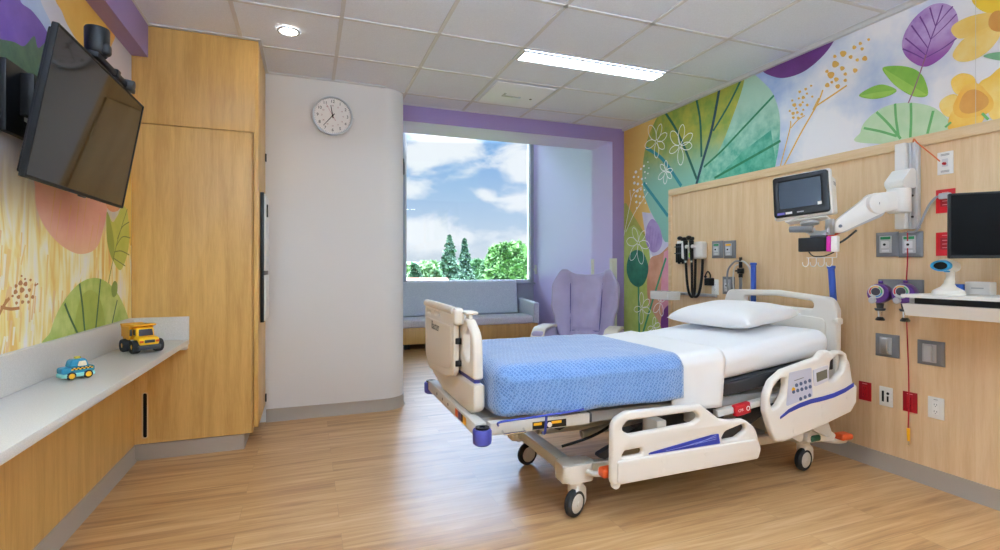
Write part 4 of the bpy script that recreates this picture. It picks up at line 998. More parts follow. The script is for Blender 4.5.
def duplex(M, parent, m, slot):
    MB(M).box((-.0165, -.034, 0), (.0165, .034, .0022), bev=.0008).build('receptacle', m, parent)
    for y in (-.019, .019):
        for x in (-.006, .006): MB(M).box((x - .0012, y - .004, .0023), (x + .0012, y + .005, .0027)).build('slot', slot, parent)
        MB(M).lathe([(0, 0), (.0024, 0), (.0024, .0005), (0, .0005)], Matrix.Translation((0, y - .010, .0023)), 12).build('ground_hole', slot, parent)
dred = mat('dark_red_plastic', '9C0F1C', .35); dslot = mat('slot_black', '15090A', .6); wslot = mat('slot_grey', '55565A', .6)
for px, py, lb_ in ((865.5, 391, 'red electrical outlet low on the wall beside the bed rail'), (910.5, 402, 'red electrical outlet low on the wall behind the red cord')):
    t, M = plate_thing('outlet', lb_, 'outlet', px, py, .075, .115, dred); duplex(M, t, red, dslot); printed(M, t, .046)
t, M = plate_thing('outlet', 'white electrical outlet low on the wall, nearest the right edge', 'outlet', 936.5, 408, .078, .118, white); duplex(M, t, mat('outlet_white', 'F2F2F0', .3), wslot); printed(M, t, .046, .02, mat('grey_print', '9A9A9C', .5))
t, M = plate_thing('data_plate', 'white data plate with black ports between the two red outlets', 'data plate', 886.5, 396.5, .075, .115, white)
MB(M).box((-.022, -.032, 0), (-.010, .032, .0012)).build('port', black, t); MB(M).lathe([(0, 0), (.008, 0), (.008, .0012), (0, .0012)], Matrix.Translation((.012, .02, 0)), 18).build('port', black, t)
MB(M).box((.006, -.030, 0), (.016, .004, .0012)).build('port', black, t)
t, M = plate_thing('call_plate', 'white wall plate with a red button and printed text, high beside the arm rail', 'wall plate', 945.8, 163, .074, .122, white)
MB(M).box((-.014, -.02, 0), (.014, .022, .0025), bev=.0008).build('insert', lab, t); MB(M).lathe([(0, 0), (.008, 0), (.007, .012), (0, .012)], Matrix.Translation((0, -.004, .0028)), 18).build('button', red, t)
for y in (.048, .042, -.042, -.048): printed(M, t, y, .04, mat('grey_print', '9A9A9C', .5))
for py, lb_ in ((201, 'bright red wall plate beside the black monitor, with a grey plug in it'), (244, 'bright red wall plate beside the black monitor, lower of the two')):
    t, M = plate_thing('red_plate', lb_, 'wall plate', 946, py, .09, .128, mat('bright_red_plastic', 'C8141F', .35))
    MB(M).box((-.022, -.03, 0), (.022, .034, .002), bev=.0008).build('insert', dred, t); printed(M, t, .047, .03)
    for y in (.02, 0, -.02): printed(M @ Matrix.Translation((0, 0, .0022)), t, y, .025)

# red call cord with its yellow pull
cd = thing('pull_cord', 'thin red call cord with a yellow pull hanging down the headwall', 'cord', (XP - .02, 1.93, 1.4))
pts = [at_x(px, py, XP - .024) for px, py in ((907.5, 231), (907.5, 260), (906, 290), (907, 330), (908.5, 370), (908.8, 400), (908.2, 428))]
MB().tube(pts, .0035, smooth=5, seg=7).build('cord', red, cd)
e0, e1 = at_x(908.2, 428.2, XP - .024), at_x(908.5, 441, XP - .024)
MB().cyl(e0, e1, .009, .007, seg=12, bev=.002).build('pull', yellow, cd); MB().cyl(e1, at_x(908.5, 445, XP - .024), .004, seg=8).build('tip', chrome, cd)

# ---------------------------------------------------------------- monitor arm on its wall rail
ra = thing('swing_mount', 'white jointed monitor arm on a vertical wall rail', 'monitor arm', (XP - .02, 1.92, 1.43))
z0, z1 = 1.432, 1.922
MB().box((XP - .03, 1.868, z0), (XP - .0006, 1.915, z1), bev=.003).box((XP - .038, 1.872, z0), (XP - .0302, 1.883, z1), bev=.001).box((XP - .038, 1.899, z0), (XP - .0302, 1.910, z1), bev=.001).build('wall_rail', mat('pale_anodised_metal', 'D3D5D8', .35, .3), ra)
MB().box((XP - .06, 1.9155, z0 + .002), (XP - .0006, 1.972, z1 + .003), bev=.006).build('rail_cover', white, ra)
for z in (1.50, 1.62, 1.74): MB().cyl((XP - .0395, 1.891, z), (XP - .031, 1.891, z), .006, seg=12).build('bolt', dgrey, ra)
a0 = at_x(897, 205, 3.10)
MB().prism(rpoly([(3.07, 1.655, .02), (3.07, 1.695, .02), (3.14, 1.765, .02), (3.178, 1.765, .01), (3.178, 1.655, .01)], .01), -.05, .05, M=frame((0, a0.y, 0), (1, 0, 0), (0, 0, 1)), bev=.008).build('carriage', white, ra)
MB().cyl((3.115, a0.y, 1.52), (3.115, a0.y, 1.655), .057, seg=28, bev=.008).build('pivot', white, ra)
# upper stub then the slanted arm
s0 = Vector((3.10, a0.y, 1.595)); el = at_x(875, 204, 2.98); lo_ = at_x(838.5, 226.5, 2.84)
def link(name, A, B, ra_, rb_, w, m):
    d = B - A; L_ = d.length; u = d.normalized(); n = Vector((0, 0, 1)).cross(u).normalized(); M = frame(A, u, n.cross(u) * -1 if (u.cross(n)).z > 0 and False else u.cross(n) * -1)
    th = math.asin((ra_ - rb_) / L_)
    out = [(ra_ * math.cos(t), ra_ * math.sin(t)) for t in [math.pi / 2 - th + (math.pi + 2 * th) * k / 14 for k in range(15)]] + [(L_ + rb_ * math.cos(t), rb_ * math.sin(t)) for t in [-math.pi / 2 - th + (math.pi - 0) * k / 12 + 2 * th * k / 12 for k in range(13)]]
    mb = MB(M); mb.prism(out, -w / 2, w / 2, bev=.006); return mb.build(name, m, ra), M
link('shoulder_link', s0, el, .046, .060, .07, white)
lk, LM = link('slanted_link', el, lo_, .060, .036, .06, white)
lk2, _ = link('link_spine', el.lerp(lo_, .06) + Vector((0, 0, -.018)), lo_.lerp(el, .06) + Vector((0, 0, -.012)), .058, .034, .048, lgrey)
for q, r_ in ((el, .012), (lo_, .009)): MB(LM).cyl(LM.inverted() @ q + Vector((0, 0, -.034)), LM.inverted() @ q + Vector((0, 0, .034)), r_, seg=16).build('joint_pin', dgrey, lk)

# ---------------------------------------------------------------- patient monitor
mc = at_x(800.5, 194.5, 2.72)
nrm = Vector((-.90, -.40, .12)).normalized(); uu = Vector((.40, -.90, 0)).normalized()
vv = nrm.cross(uu); MMx = frame(mc, uu, vv) @ Matrix.Rotation(R(4.5), 4, 'Z')
pm = thing('patient_monitor', 'white patient monitor with a black bezel held by the wall arm', 'monitor', mc - Vector((0, 0, .13)))
w2, h2 = .146, .124
MB(MMx).plate(rrect(2 * w2, 2 * h2, .016), [rrect(2 * w2 - .07, 2 * h2 - .08, .004, -.004, .008)], .022, .006).build('bezel', black, pm)
MB(MMx).box((-w2 + .03, -h2 + .04, -.006), (w2 - .034, h2 - .026, .004)).build('screen', mat('grey_blue_lcd', '2F3C48', .15), pm)
MB(MMx).rbox((-w2 - .006, -h2 - .012, -.055), (w2 + .010, h2 + .012, -.0112), .014, (4, 4, 1)).build('front_shell', white, pm)
MB(MMx).rbox((-w2 + .03, -h2 + .01, -.15), (w2 + .006, h2 - .02, -.0555), .012, (4, 4, 2)).build('rear_shell', white, pm)
for k in range(3): MB(MMx).box((w2 + .0055, h2 - .055 - .008 * k, -.135), (w2 + .0068, h2 - .051 - .008 * k, -.085)).build('vent_slot', greyp, pm)
MB(MMx).box((-w2 + .02, -h2 + .013, .0112), (-w2 + .06, -h2 + .026, .0118)).build('sticker', mat('violet_print', '6A5FB0', .4), pm); MB(MMx).box((-w2 + .065, -h2 + .013, .0112), (-w2 + .10, -h2 + .026, .0118)).build('sticker', white, pm)
MB(MMx).box((w2 - .06, -h2 + .046, .0045), (w2 - .038, -h2 + .066, .005)).build('sticker', white, pm)
MB(MMx).box((-.02, -h2 + .016, .0112), (.015, -h2 + .022, .0117)).build('print_line', lgrey, pm)
MB(MMx).rbox((-.10, -h2 - .024, -.12), (.12, -h2 - .013, -.03), .004, (3, 1, 3)).build('base_plate', white, pm)
MB(MMx).lathe([(0, 0), (.045, 0), (.05, .006), (.05, .018), (.03, .026), (0, .026)], frame((.02, -h2 - .0245, -.08), (1, 0, 0), (0, 0, 1)), 26).build('tilt_joint', lgrey, pm)
mk = pm
br = lo_ + Vector((-.055, .0, -.02))
tj = MMx @ Vector((.02, -h2 - .062, -.08))
MB().cyl(tj + Vector((0, 0, -.035)), tj, .022, seg=20, bev=.004).tube([tj + Vector((0, 0, -.03)), (tj + br) / 2 + Vector((0, 0, -.03)), lo_ + Vector((-.075, 0, -.03)), lo_ + Vector((-.062, 0, 0))], .016, seg=10).build('swivel', lgrey, mk)
MB().box(lo_ + Vector((-.078, -.024, -.05)), lo_ + Vector((-.061, .024, .04)), bev=.004).build('clamp_plate', alu, mk)
ha, hb_ = at_x(790, 229.5, 2.66), at_x(813, 229, 2.70)
MB().tube([hb_, ha], [.020, .018], seg=14).build('handle_grip', greyp, mk); MB().tube([tj + Vector((0, 0, -.02)), hb_], .012, seg=10).build('handle_stem', lgrey, mk)
MB().tube([lo_ + Vector((-.06, .03, -.0)), lo_ + Vector((-.02, .05, -.07)), lo_ + Vector((.05, .03, -.09)), lo_ + Vector((.12, -.02, -.02))], .006, smooth=6).build('cable', black, mk)
MB().tube([lo_ + Vector((-.07, .03, -.03)), lo_ + Vector((-.0, .045, -.05)), lo_ + Vector((.06, .0, -.02))], .005, smooth=6).build('orange_cable', orange, mk)
# small black display module with a magenta side, and the wire hooks
mdc = at_x(817.5, 244.5, 2.66)
MD = frame(mdc, uu, (0, 0, 1)) @ Matrix.Scale(.86, 4)
md = thing('display_module', 'small black module with a magenta end mounted under the monitor', 'medical module', mdc - Vector((0, 0, .05)))
MB(MD).rbox((-.105, -.045, -.03), (.055, .045, .03), .006, (3, 2, 2)).build('body', black, md)
MB(MD).rbox((.0555, -.048, -.032), (.08, .05, .034), .006, (1, 2, 2)).build('magenta_end', mat('magenta_plastic', 'C21E9A', .35), md)
MB(MD).rbox((.0805, -.05, -.04), (.115, .05, .03), .006, (1, 2, 2)).build('white_clip', white, md)
MB(MD).box((-.04, .0455, -.02), (.045, .06, .02), bev=.004).build('top_clamp', dgrey, md)
MB(MD).tube([(.03, .06, -.0), (.045, .072, -.01)], .008, smooth=4).build('mount_stem', lgrey, md)
MB(MD).tube([(-.05, -.046, .0), (-.02, -.075, .01), (.04, -.075, .0), (.09, -.051, -.01)], .004, smooth=5).build('cable', black, md)
wh = thing('wire_hooks', 'white wire hooks hanging under the black module', 'hooks', mdc - Vector((0, 0, .13)))
mb = MB(MD); mb.tube([(-.07, -.085, -.03), (.10, -.085, -.03)], .0028, seg=6); mb.tube([(.10, -.085, -.03), (.10, -.053, -.03)], .0028, seg=6); mb.build('top_wire', white, wh)
for k in range(4):
    x = -.06 + .045 * k
    MB(MD).tube([(x, -.085, -.03), (x, -.125, -.03), (x - .012, -.143, -.022), (x - .026, -.135, -.01), (x - .028, -.115, -.006)], .0028, smooth=4, seg=6).build('hook', white, wh)
# cables from the rail
oc = [(XP - .03, 1.89, 1.923), (XP - .05, 1.875, 1.935), (XP - .06, 1.85, 1.905), (XP - .04, 1.80, 1.84), (XP - .02, 1.765, 1.79)]
MB().tube(oc, .0035, smooth=6, seg=7).build('orange_cord', mat('orange_cable', 'D8642A', .45), None, label='thin orange cable looping from the top of the wall rail to the white plate', cat='cable')
gc = [at_x(908, 232, XP - .03), at_x(916, 231, XP - .05), at_x(921, 222, XP - .05), at_x(928, 207, XP - .04), at_x(935, 198, XP - .03), at_x(941, 196, XP - .03)]
cbl = MB().tube(gc, .006, smooth=6, seg=8).build('grey_cable', mat('braided_grey_cable', '8C8D90', .4), None, label='grey cable running from the bottom of the wall rail to the upper red plate', cat='cable')
pq = at_x(943.5, 196, XP - .03)
MB().rbox(pq + Vector((-.012, -.03, -.016)), pq + Vector((.018, .02, .016)), .006, (1, 2, 1)).build('plug', lgrey, cbl)

# ---------------------------------------------------------------- purple regulators
for px, lb_, hue in ((879.5, 'purple suction regulator with a coloured dial, left of the pair', 0), (904.5, 'purple flow regulator with a coloured dial, nearer the workstation', 1)):
    c_ = at_x(px, 293.5, 3.10)
    t = thing('regulator', lb_, 'regulator', c_ - Vector((0, 0, .1)))
    M = frame(c_, Vector((.30, -.95, 0)), (0, 0, 1))
    MB(M).lathe([(0, -.05), (.044, -.05), (.055, -.04), (.057, .01), (.053, .03), (.048, .034), (0, .034)], seg=32).build('body', purple, t)
    dl = MB(M).lathe([(0, .0345), (.036, .0345), (.038, .040), (.032, .044), (0, .044)], Matrix.Translation((-.006, .012, 0)), 28).build('dial', mat('dial_ring', 'C9D0C8', .35), t)
    for k, cc in enumerate((mat('dial_red', 'C8303A', .4), mat('dial_amber', 'E2A93A', .4), mat('dial_green', '4FAF6A', .4), mat('dial_blue', '4A8FC8', .4))):
        a0_, a1_ = R(210 - 75 * k), R(210 - 75 * (k + 1)); n = 6
        pt = [(.032 * math.cos(a0_ + (a1_ - a0_) * j / n), .032 * math.sin(a0_ + (a1_ - a0_) * j / n)) for j in range(n + 1)] + [(.025 * math.cos(a0_ + (a1_ - a0_) * j / n), .025 * math.sin(a0_ + (a1_ - a0_) * j / n)) for j in range(n, -1, -1)]
        MB(M).prism(pt, .0445, .0455, M=Matrix.Translation((-.006, .012, 0))).build('dial_band', cc, dl)
    MB(M).lathe([(0, .0445), (.022, .0445), (.022, .046), (0, .046)], Matrix.Translation((-.006, .012, 0)), 22).build('dial_face', mat('dial_dark', '3A3A44' if hue == 0 else '8FB6C4', .3), dl)
    MB(M).lathe([(0, .0345), (.017, .0345), (.019, .052), (.014, .058), (0, .058)], Matrix.Translation((-.022, -.038, 0)), 18).build('knob', lgrey, t)
    MB(M).cyl((.0, .0575, -.02), (.0, .072, -.02), .012, seg=14, bev=.003).build('top_cap', purple, t)
    MB(M).cyl((0, -.0575, -.01), (0, -.085, -.01), .02, .016, seg=16).cyl((0, -.086, -.01), (0, -.10, -.01), .028, .024, seg=16, bev=.003).build('collar', dgrey, t)
    MB(M).cyl((0, -.1005, -.01), (0, -.135, -.01), .014, .011, seg=14).build('nozzle', chrome, t)
    MB(M).lathe([(0, 0), (.022, 0), (.024, .006), (.018, .014), (.014, .02), (0, .02)], frame((0, -.156, -.01), (1, 0, 0), (0, 0, -1)), 16).build('hose_tip', black, t)
    MB().cyl(c_ + Vector((.055, .0, 0)), Vector((XP - .02, c_.y + .02, c_.z)), .02, seg=14).build('wall_stem', chrome, t)
p = wp(913, 291)
pl2 = thing('grey_block', 'grey wall block behind the purple regulators', 'wall block', (XP, p.y, p.z))
MB(face_mx(XP - .0006, 1.97, p.z + .005)).box((-.12, -.06, 0), (.12, .06, .018), bev=.004).build('block', greyp, pl2)

# ---------------------------------------------------------------- diagnostic station left of the gas outlets
p = wp(697, 250)
ds = thing('diagnostic_set', 'white wall diagnostic station with two black coiled handles', 'diagnostic set', (XP, 3.68, 1.28))
DMx = face_mx(XP - .0006, 3.64, 1.365)
MB(DMx).rbox((-.13, -.075, 0), (.13, .075, .075), .02, (5, 4, 2)).build('housing', white, ds)
MB(DMx).box((-.02, -.06, .0755), (.018, -.022, .0765)).build('label_green', mat('lime_label', 'A8CF3F', .4), ds)
for i, x in enumerate((-.04, .035)):
    MB(DMx).box((x - .03, .018, .0755), (x + .03, .05, .11), bev=.008).build('cradle', white, ds)
    hd_ = MB(DMx); hd_.tube([(x, .085, .095), (x, .02, .095), (x, -.09, .09)], [.022, .017, .015], seg=14); hd_.build('handle', black, ds)
    hh_ = MB(DMx); hh_.rbox((x - .03 + .004 * i, .085, .08), (x + .03, .118, .135), .014, (2, 2, 2)); hh_.ell((x + (.02 if i else -.02), .11, .14), (.026, .018, .022)); hh_.build('head', black, ds)
    MB(DMx).tube([(x, -.0905, .09), (x, -.105, .09)], .011, seg=10).build('silver_collar', chrome, ds)
c1 = MB(DMx).tube([(-.04, -.106, .09), (-.04, -.25, .08), (-.03, -.36, .07), (-.015, -.41, .05), (.01, -.38, .04), (.012, -.25, .035), (.012, -.076, .03)], .0115, smooth=6, seg=9).build('coiled_cord', black, ds)
c1 = MB(DMx).tube([(.035, -.106, .09), (.038, -.20, .09), (.035, -.36, .085), (.055, -.405, .075), (.085, -.38, .06), (.098, -.25, .04), (.10, -.076, .03)], .0115, smooth=6, seg=9).build('coiled_cord', black, ds)
DP = face_mx(XP - .0006, 3.835, 1.36)
sp_ = thing('specula_dispenser', 'black ribbed dispenser tubes on a white backing beside the diagnostic station', 'dispenser', (XP, 3.835, 1.27))
MB(DP).box((-.06, -.09, 0), (.06, .10, .01), bev=.003).build('backing', white, sp_)
for k in range(4): MB(DP).cyl((-.042 + .028 * k, -.10 - .012 * (k % 2), .024), (-.042 + .028 * k, .075, .024), .0125, seg=14, bev=.003).build('tube', black, sp_)
MB(DP).box((-.058, -.02, .038), (.058, -.01, .042), bev=.001).box((-.058, .04, .038), (.058, .05, .042), bev=.001).build('retainer', dgrey, sp_)
# power adapter on a white outlet
t, M = plate_thing('outlet', 'white electrical outlet with a black adapter, under the diagnostic station', 'outlet', 715.5, 287, .078, .13, white); duplex(M, t, mat('outlet_white', 'F2F2F0', .3), wslot)
aq = wp(712.5, 281.5)
ad = thing('power_adapter', 'black power adapter plugged into the outlet under the diagnostic station', 'adapter', (XP - .03, aq.y, aq.z))
MB(face_mx(XP - .0105, aq.y, aq.z)).rbox((-.036, -.034, 0), (.036, .03, .05), .008, (2, 2, 2)).build('body', black, ad)
A = face_mx(XP - .03, aq.y, aq.z)
MB(A).tube([(.005, .031, .0), (.005, .06, .0), (-.02, .085, .0), (-.04, .07, .0), (-.05, .05, .0)], .006, smooth=6, seg=8).ell((-.05, .04, 0), (.014, .012, .012)).build('cord', black, ad)
# horizontal rail with a clear glove box holder
p0, p1 = wp(681, 292), wp(717, 297)
MB().box((XP - .022, 3.40, .962), (XP - .0006, 3.90, .988), bev=.004).build('equipment_rail', alu, None, label='short silver equipment rail on the headwall left of the bed', cat='rail')
clr = bpy.data.materials.new('clear_acrylic'); clr.use_nodes = True; nt = clr.node_tree; bb = nt.nodes['Principled BSDF']; bb.inputs['Base Color'].default_value = lin('F2F2F0'); bb.inputs['Roughness'].default_value = .1; bb.inputs['Alpha'].default_value = .45
bc = at_x(664.5, 295, 3.05); gb = thing('glove_box_holder', 'clear plastic holder on the rail left of the bed, holding a white box', 'holder', (3.05, bc.y, bc.z - .05))
GX0, GX1, gy0, gy1, gz0, gz1 = 2.98, 3.12, 3.72, 3.96, bc.z - .04, bc.z + .035
mb = MB(); mb.box((GX0, gy0, gz0), (GX1, gy1, gz0 + .004)); mb.box((GX0, gy0, gz0 + .0041), (GX0 + .004, gy1, gz1)); mb.box((GX1 - .004, gy0, gz0 + .0041), (GX1, gy1, gz1)); mb.box((GX0 + .0041, gy0, gz0 + .0041), (GX1 - .0041, gy0 + .004, gz1)); mb.box((GX0 + .0041, gy1 - .004, gz0 + .0041), (GX1 - .0041, gy1, gz1))
mb.build('acrylic_shell', clr, gb)
MB().box((GX1 + .0002, 3.76, .965), (XP - .0225, 3.80, .985), bev=.003).build('rail_hook', alu, gb)
MB().box((GX0 + .012, gy0 + .012, gz0 + .0045), (GX1 - .012, gy1 - .03, gz1 - .012), bev=.003).build('glove_box', white, None, label='white box inside the clear holder left of the bed', cat='box')

# suction canister hose set beside the headboard
q = wp(744.5, 268)
hs = thing('suction_hose', 'black suction fitting with looping grey hoses behind the bed headboard', 'hose', (XP - .04, q.y, .95))
H = face_mx(XP - .04, q.y, q.z)
MB(H).cyl((0, .055, 0), (0, .085, 0), .012, seg=14, bev=.003).cyl((0, .0, 0), (0, .05, 0), .014, seg=14).cyl((0, -.045, 0), (0, -.002, 0), .026, seg=18, bev=.005).box((-.026, -.03, -.012), (.026, -.016, .034), bev=.004).cyl((0, -.075, 0), (0, -.046, 0), .016, seg=14).build('fitting', black, hs)
MB(H).tube([(0, -.076, 0), (0, -.4, 0)], .012, seg=10).build('stem', greyp, hs)
hose = mat('grey_rubber_hose', '8E9092', .4)
MB(H).tube([(-.008, .055, 0), (-.05, .05, .01), (-.11, -.01, .015), (-.13, -.10, .01), (-.125, -.20, 0), (-.10, -.36, .0)], .0075, smooth=6, seg=8).build('hose', hose, hs)
MB(H).tube([(.008, .055, 0), (.05, .045, .01), (.10, .0, .015), (.115, -.10, .01), (.10, -.24, .01), (.08, -.38, .0)], .0065, smooth=6, seg=8).build('hose', mat('pale_hose', 'CFCFCC', .4), hs)
MB(H).tube([(-.01, .03, .01), (-.045, -.0, .02), (-.06, -.12, .015), (-.05, -.3, 0)], .005, smooth=6, seg=8).build('hose', mat('pale_hose', 'CFCFCC', .4), hs)

# ---------------------------------------------------------------- wall workstation, monitor, scanner
ws = thing('wall_workstation', 'white wall-mounted workstation shelf with a dark slot along its front', 'workstation', (3.05, 1.2, .97))
yE = 1.752; yS = .35
zt = 1.076
MB().prism(rpoly([(2.86, yS), (XP - .001, yS), (XP - .001, yE), (2.86, yE)], .02), zt - .016, zt, bev=.004).build('top', white, ws)
MB().box((2.90, yS + .02, zt - .048), (XP - .002, yE - .05, zt - .0165)).build('slot', black, ws)
MB().prism([(2.862, zt - .048), (XP - .002, zt - .048), (XP - .002, zt - .11), (2.89, zt - .11)], -(yE - .012), -yS, M=frame((0, 0, 0), (1, 0, 0), (0, 0, 1)), bev=.004).build('fascia', white, ws)
MB().box((2.91, yE - .05, zt - .048), (XP - .002, yE - .02, zt - .0165), bev=.002).build('end_block', lgrey, ws)
# black monitor on a post arm
m0 = at_x(948.5, 226, 2.80); md_ = Vector((.68, -.73, 0)).normalized()
zb_, zt_ = at_x(948.5, 258.5, 2.80).z, at_x(948.5, 193.5, 2.80).z
MN = frame((m0.x, m0.y, (zb_ + zt_) / 2), md_, (0, 0, 1)); hh_ = (zt_ - zb_) / 2
cm_ = thing('computer_monitor', 'black flat computer monitor above the workstation at the right edge', 'monitor', MN @ Vector((.25, -hh_, 0)))
MB(MN).plate(rrect(.53, 2 * hh_, .006, .265, 0), [rrect(.51, 2 * hh_ - .022, .003, .265, .002)], .02, .003, Matrix.Translation((0, 0, -.0105))).build('bezel', black, cm_)
MB(MN).box((.009, -hh_ + .012, -.016), (.521, hh_ - .008, -.003)).build('screen', mat('off_black_screen', '040506', .3, spec=.1), cm_)
MB(MN).box((.01, -hh_ + .006, -.045), (.52, hh_ - .006, -.0165), bev=.012).build('back', black, cm_)
MB().tube([MN @ Vector((.26, 0, -.045)), MN @ Vector((.26, 0, -.10)), Vector((XP - .08, .98, 1.42)), Vector((XP - .002, .98, 1.42))], .02, seg=12).build('wall_arm', dgrey, cm_)
MB(MN).box((.235, -hh_ - .018, -.012), (.27, -hh_ - .001, -.002), bev=.003).build('blue_tab', violet, cm_)
# barcode scanner on its stand
sc0 = at_x(948.5, 296, 2.94)
bs = thing('barcode_scanner', 'cream barcode scanner with a blue window standing on the workstation', 'scanner', (sc0.x, sc0.y, zt + .0005))
SM_ = Matrix.Translation((sc0.x, sc0.y, zt + .0006))
crm = mat('scanner_cream', 'E4DFD3', .35)
MB(SM_).lathe([(0, 0), (.062, 0), (.066, .008), (.062, .022), (.046, .032), (.03, .042), (.022, .056), (0, .058)], seg=32).build('stand', crm, bs)
MB(SM_).tube([(0, 0, .045), (.006, -.004, .08), (.006, -.004, .115), (0, .0, .132)], [.021, .017, .018, .022], seg=14, smooth=4).build('grip', crm, bs)
fd = Vector((-.98, -.05, -.14)).normalized(); FMx = frame(Vector((sc0.x, sc0.y, zt + .158)) + fd * .005, Vector((0, 0, 1)).cross(fd) * -1, Vector((0, 0, 1)))
FMx = frame(Vector((sc0.x, sc0.y, zt + .143)), Vector((0, 0, 1)).cross(fd), Vector((0, 0, 1)))
MB(FMx).rbox((-.034, -.024, -.06), (.034, .030, .060), (.03, .025, .03), (3, 3, 4), lambda p: Vector((p.x * (1 + .9 * max(0, p.z)), p.y + .006 * math.sin(p.z * 30), p.z))).build('head', crm, bs)
MB(FMx @ Matrix.Translation((0, .002, .05)) @ Matrix.Diagonal((1.35, .85, 1, 1))).lathe([(.022, .004), (.030, 0), (.033, .010), (.030, .024), (.022, .022), (.022, .004)], seg=28).build('window_ring', mat('sky_blue_plastic', '2F9BD0', .3), bs)
MB(FMx @ Matrix.Translation((0, .002, .0601)) @ Matrix.Diagonal((1.35, .85, 1, 1))).lathe([(0, 0), (.0218, 0), (.0218, .006), (0, .006)], seg=24).build('window', black, bs)
MB(FMx).box((-.012, -.03, -.01), (.012, -.022, .02), bev=.003).build('trigger', mat('sky_blue_plastic', '2F9BD0', .3), bs)
q = at_x(975, 290, 3.16)
wb = thing('card_box', 'small white box with a blue card on the workstation behind the scanner', 'box', (3.16, q.y, zt + .0005))
MB().box((3.13, q.y - .075, zt + .0006), (3.19, q.y + .03, zt + .065), bev=.006).build('box', white, wb)
MB().box((3.125, q.y + .034, zt + .0006), (3.19, q.y + .10, zt + .05), bev=.003).build('blue_card', mat('blue_card', '3F6FD0', .4), wb)
MB().box((3.128, q.y - .05, zt + .03), (3.1298, q.y + .0, zt + .036)).build('print_line', lgrey, wb)
# ---------------------------------------------------------------- painted murals (flat prints on the two side walls)
def tint(h, k=.05):   # the printed inks are slightly milky
    return ''.join('%02X' % round(int(h[i:i + 2], 16) * (1 - k) + q * k) for i, q in ((0, 250), (2, 248), (4, 250)))
def paint(name, a, b_, sc=6, c=None, grad=None):
    """water-colour ink: two tones mixed by noise; grad=(axis, lo, hi, tone) blends to a third tone across the print"""
    if name in MATS: return MATS[name]
    m, nt, b = nodes_of(name); L = nt.links.new; a, b_ = tint(a), tint(b_)
    if grad: grad = grad[:3] + (tint(grad[3]),)
    tc = nd(nt, 'ShaderNodeTexCoord'); geo = nd(nt, 'ShaderNodeNewGeometry')
    n = nd(nt, 'ShaderNodeTexNoise', Scale=float(sc), Detail=5.0, Roughness=.6); L(tc.outputs['Object'], n.inputs['Vector'])
    r_ = nd(nt, 'ShaderNodeMapRange'); r_.inputs[1].default_value = .36; r_.inputs[2].default_value = .64; L(n.outputs['Fac'], r_.inputs[0])
    mx = nd(nt, 'ShaderNodeMix', data_type='RGBA'); mx.inputs['A'].default_value = lin(a); mx.inputs['B'].default_value = lin(b_); L(r_.outputs[0], mx.inputs['Factor']); out = mx.outputs['Result']
    if grad:
        sp = nd(nt, 'ShaderNodeSeparateXYZ'); L(geo.outputs['Position'], sp.inputs[0])
        g = nd(nt, 'ShaderNodeMapRange', interpolation_type='SMOOTHSTEP'); g.inputs[1].default_value = grad[1]; g.inputs[2].default_value = grad[2]; L(sp.outputs[grad[0]], g.inputs[0])
        m2 = nd(nt, 'ShaderNodeMix', data_type='RGBA'); m2.inputs['B'].default_value = lin(grad[3]); L(out, m2.inputs['A']); L(g.outputs[0], m2.inputs['Factor']); out = m2.outputs['Result']
    L(out, b.inputs['Base Color']); b.inputs['Roughness'].default_value = .5
    MATS[name] = m; return m

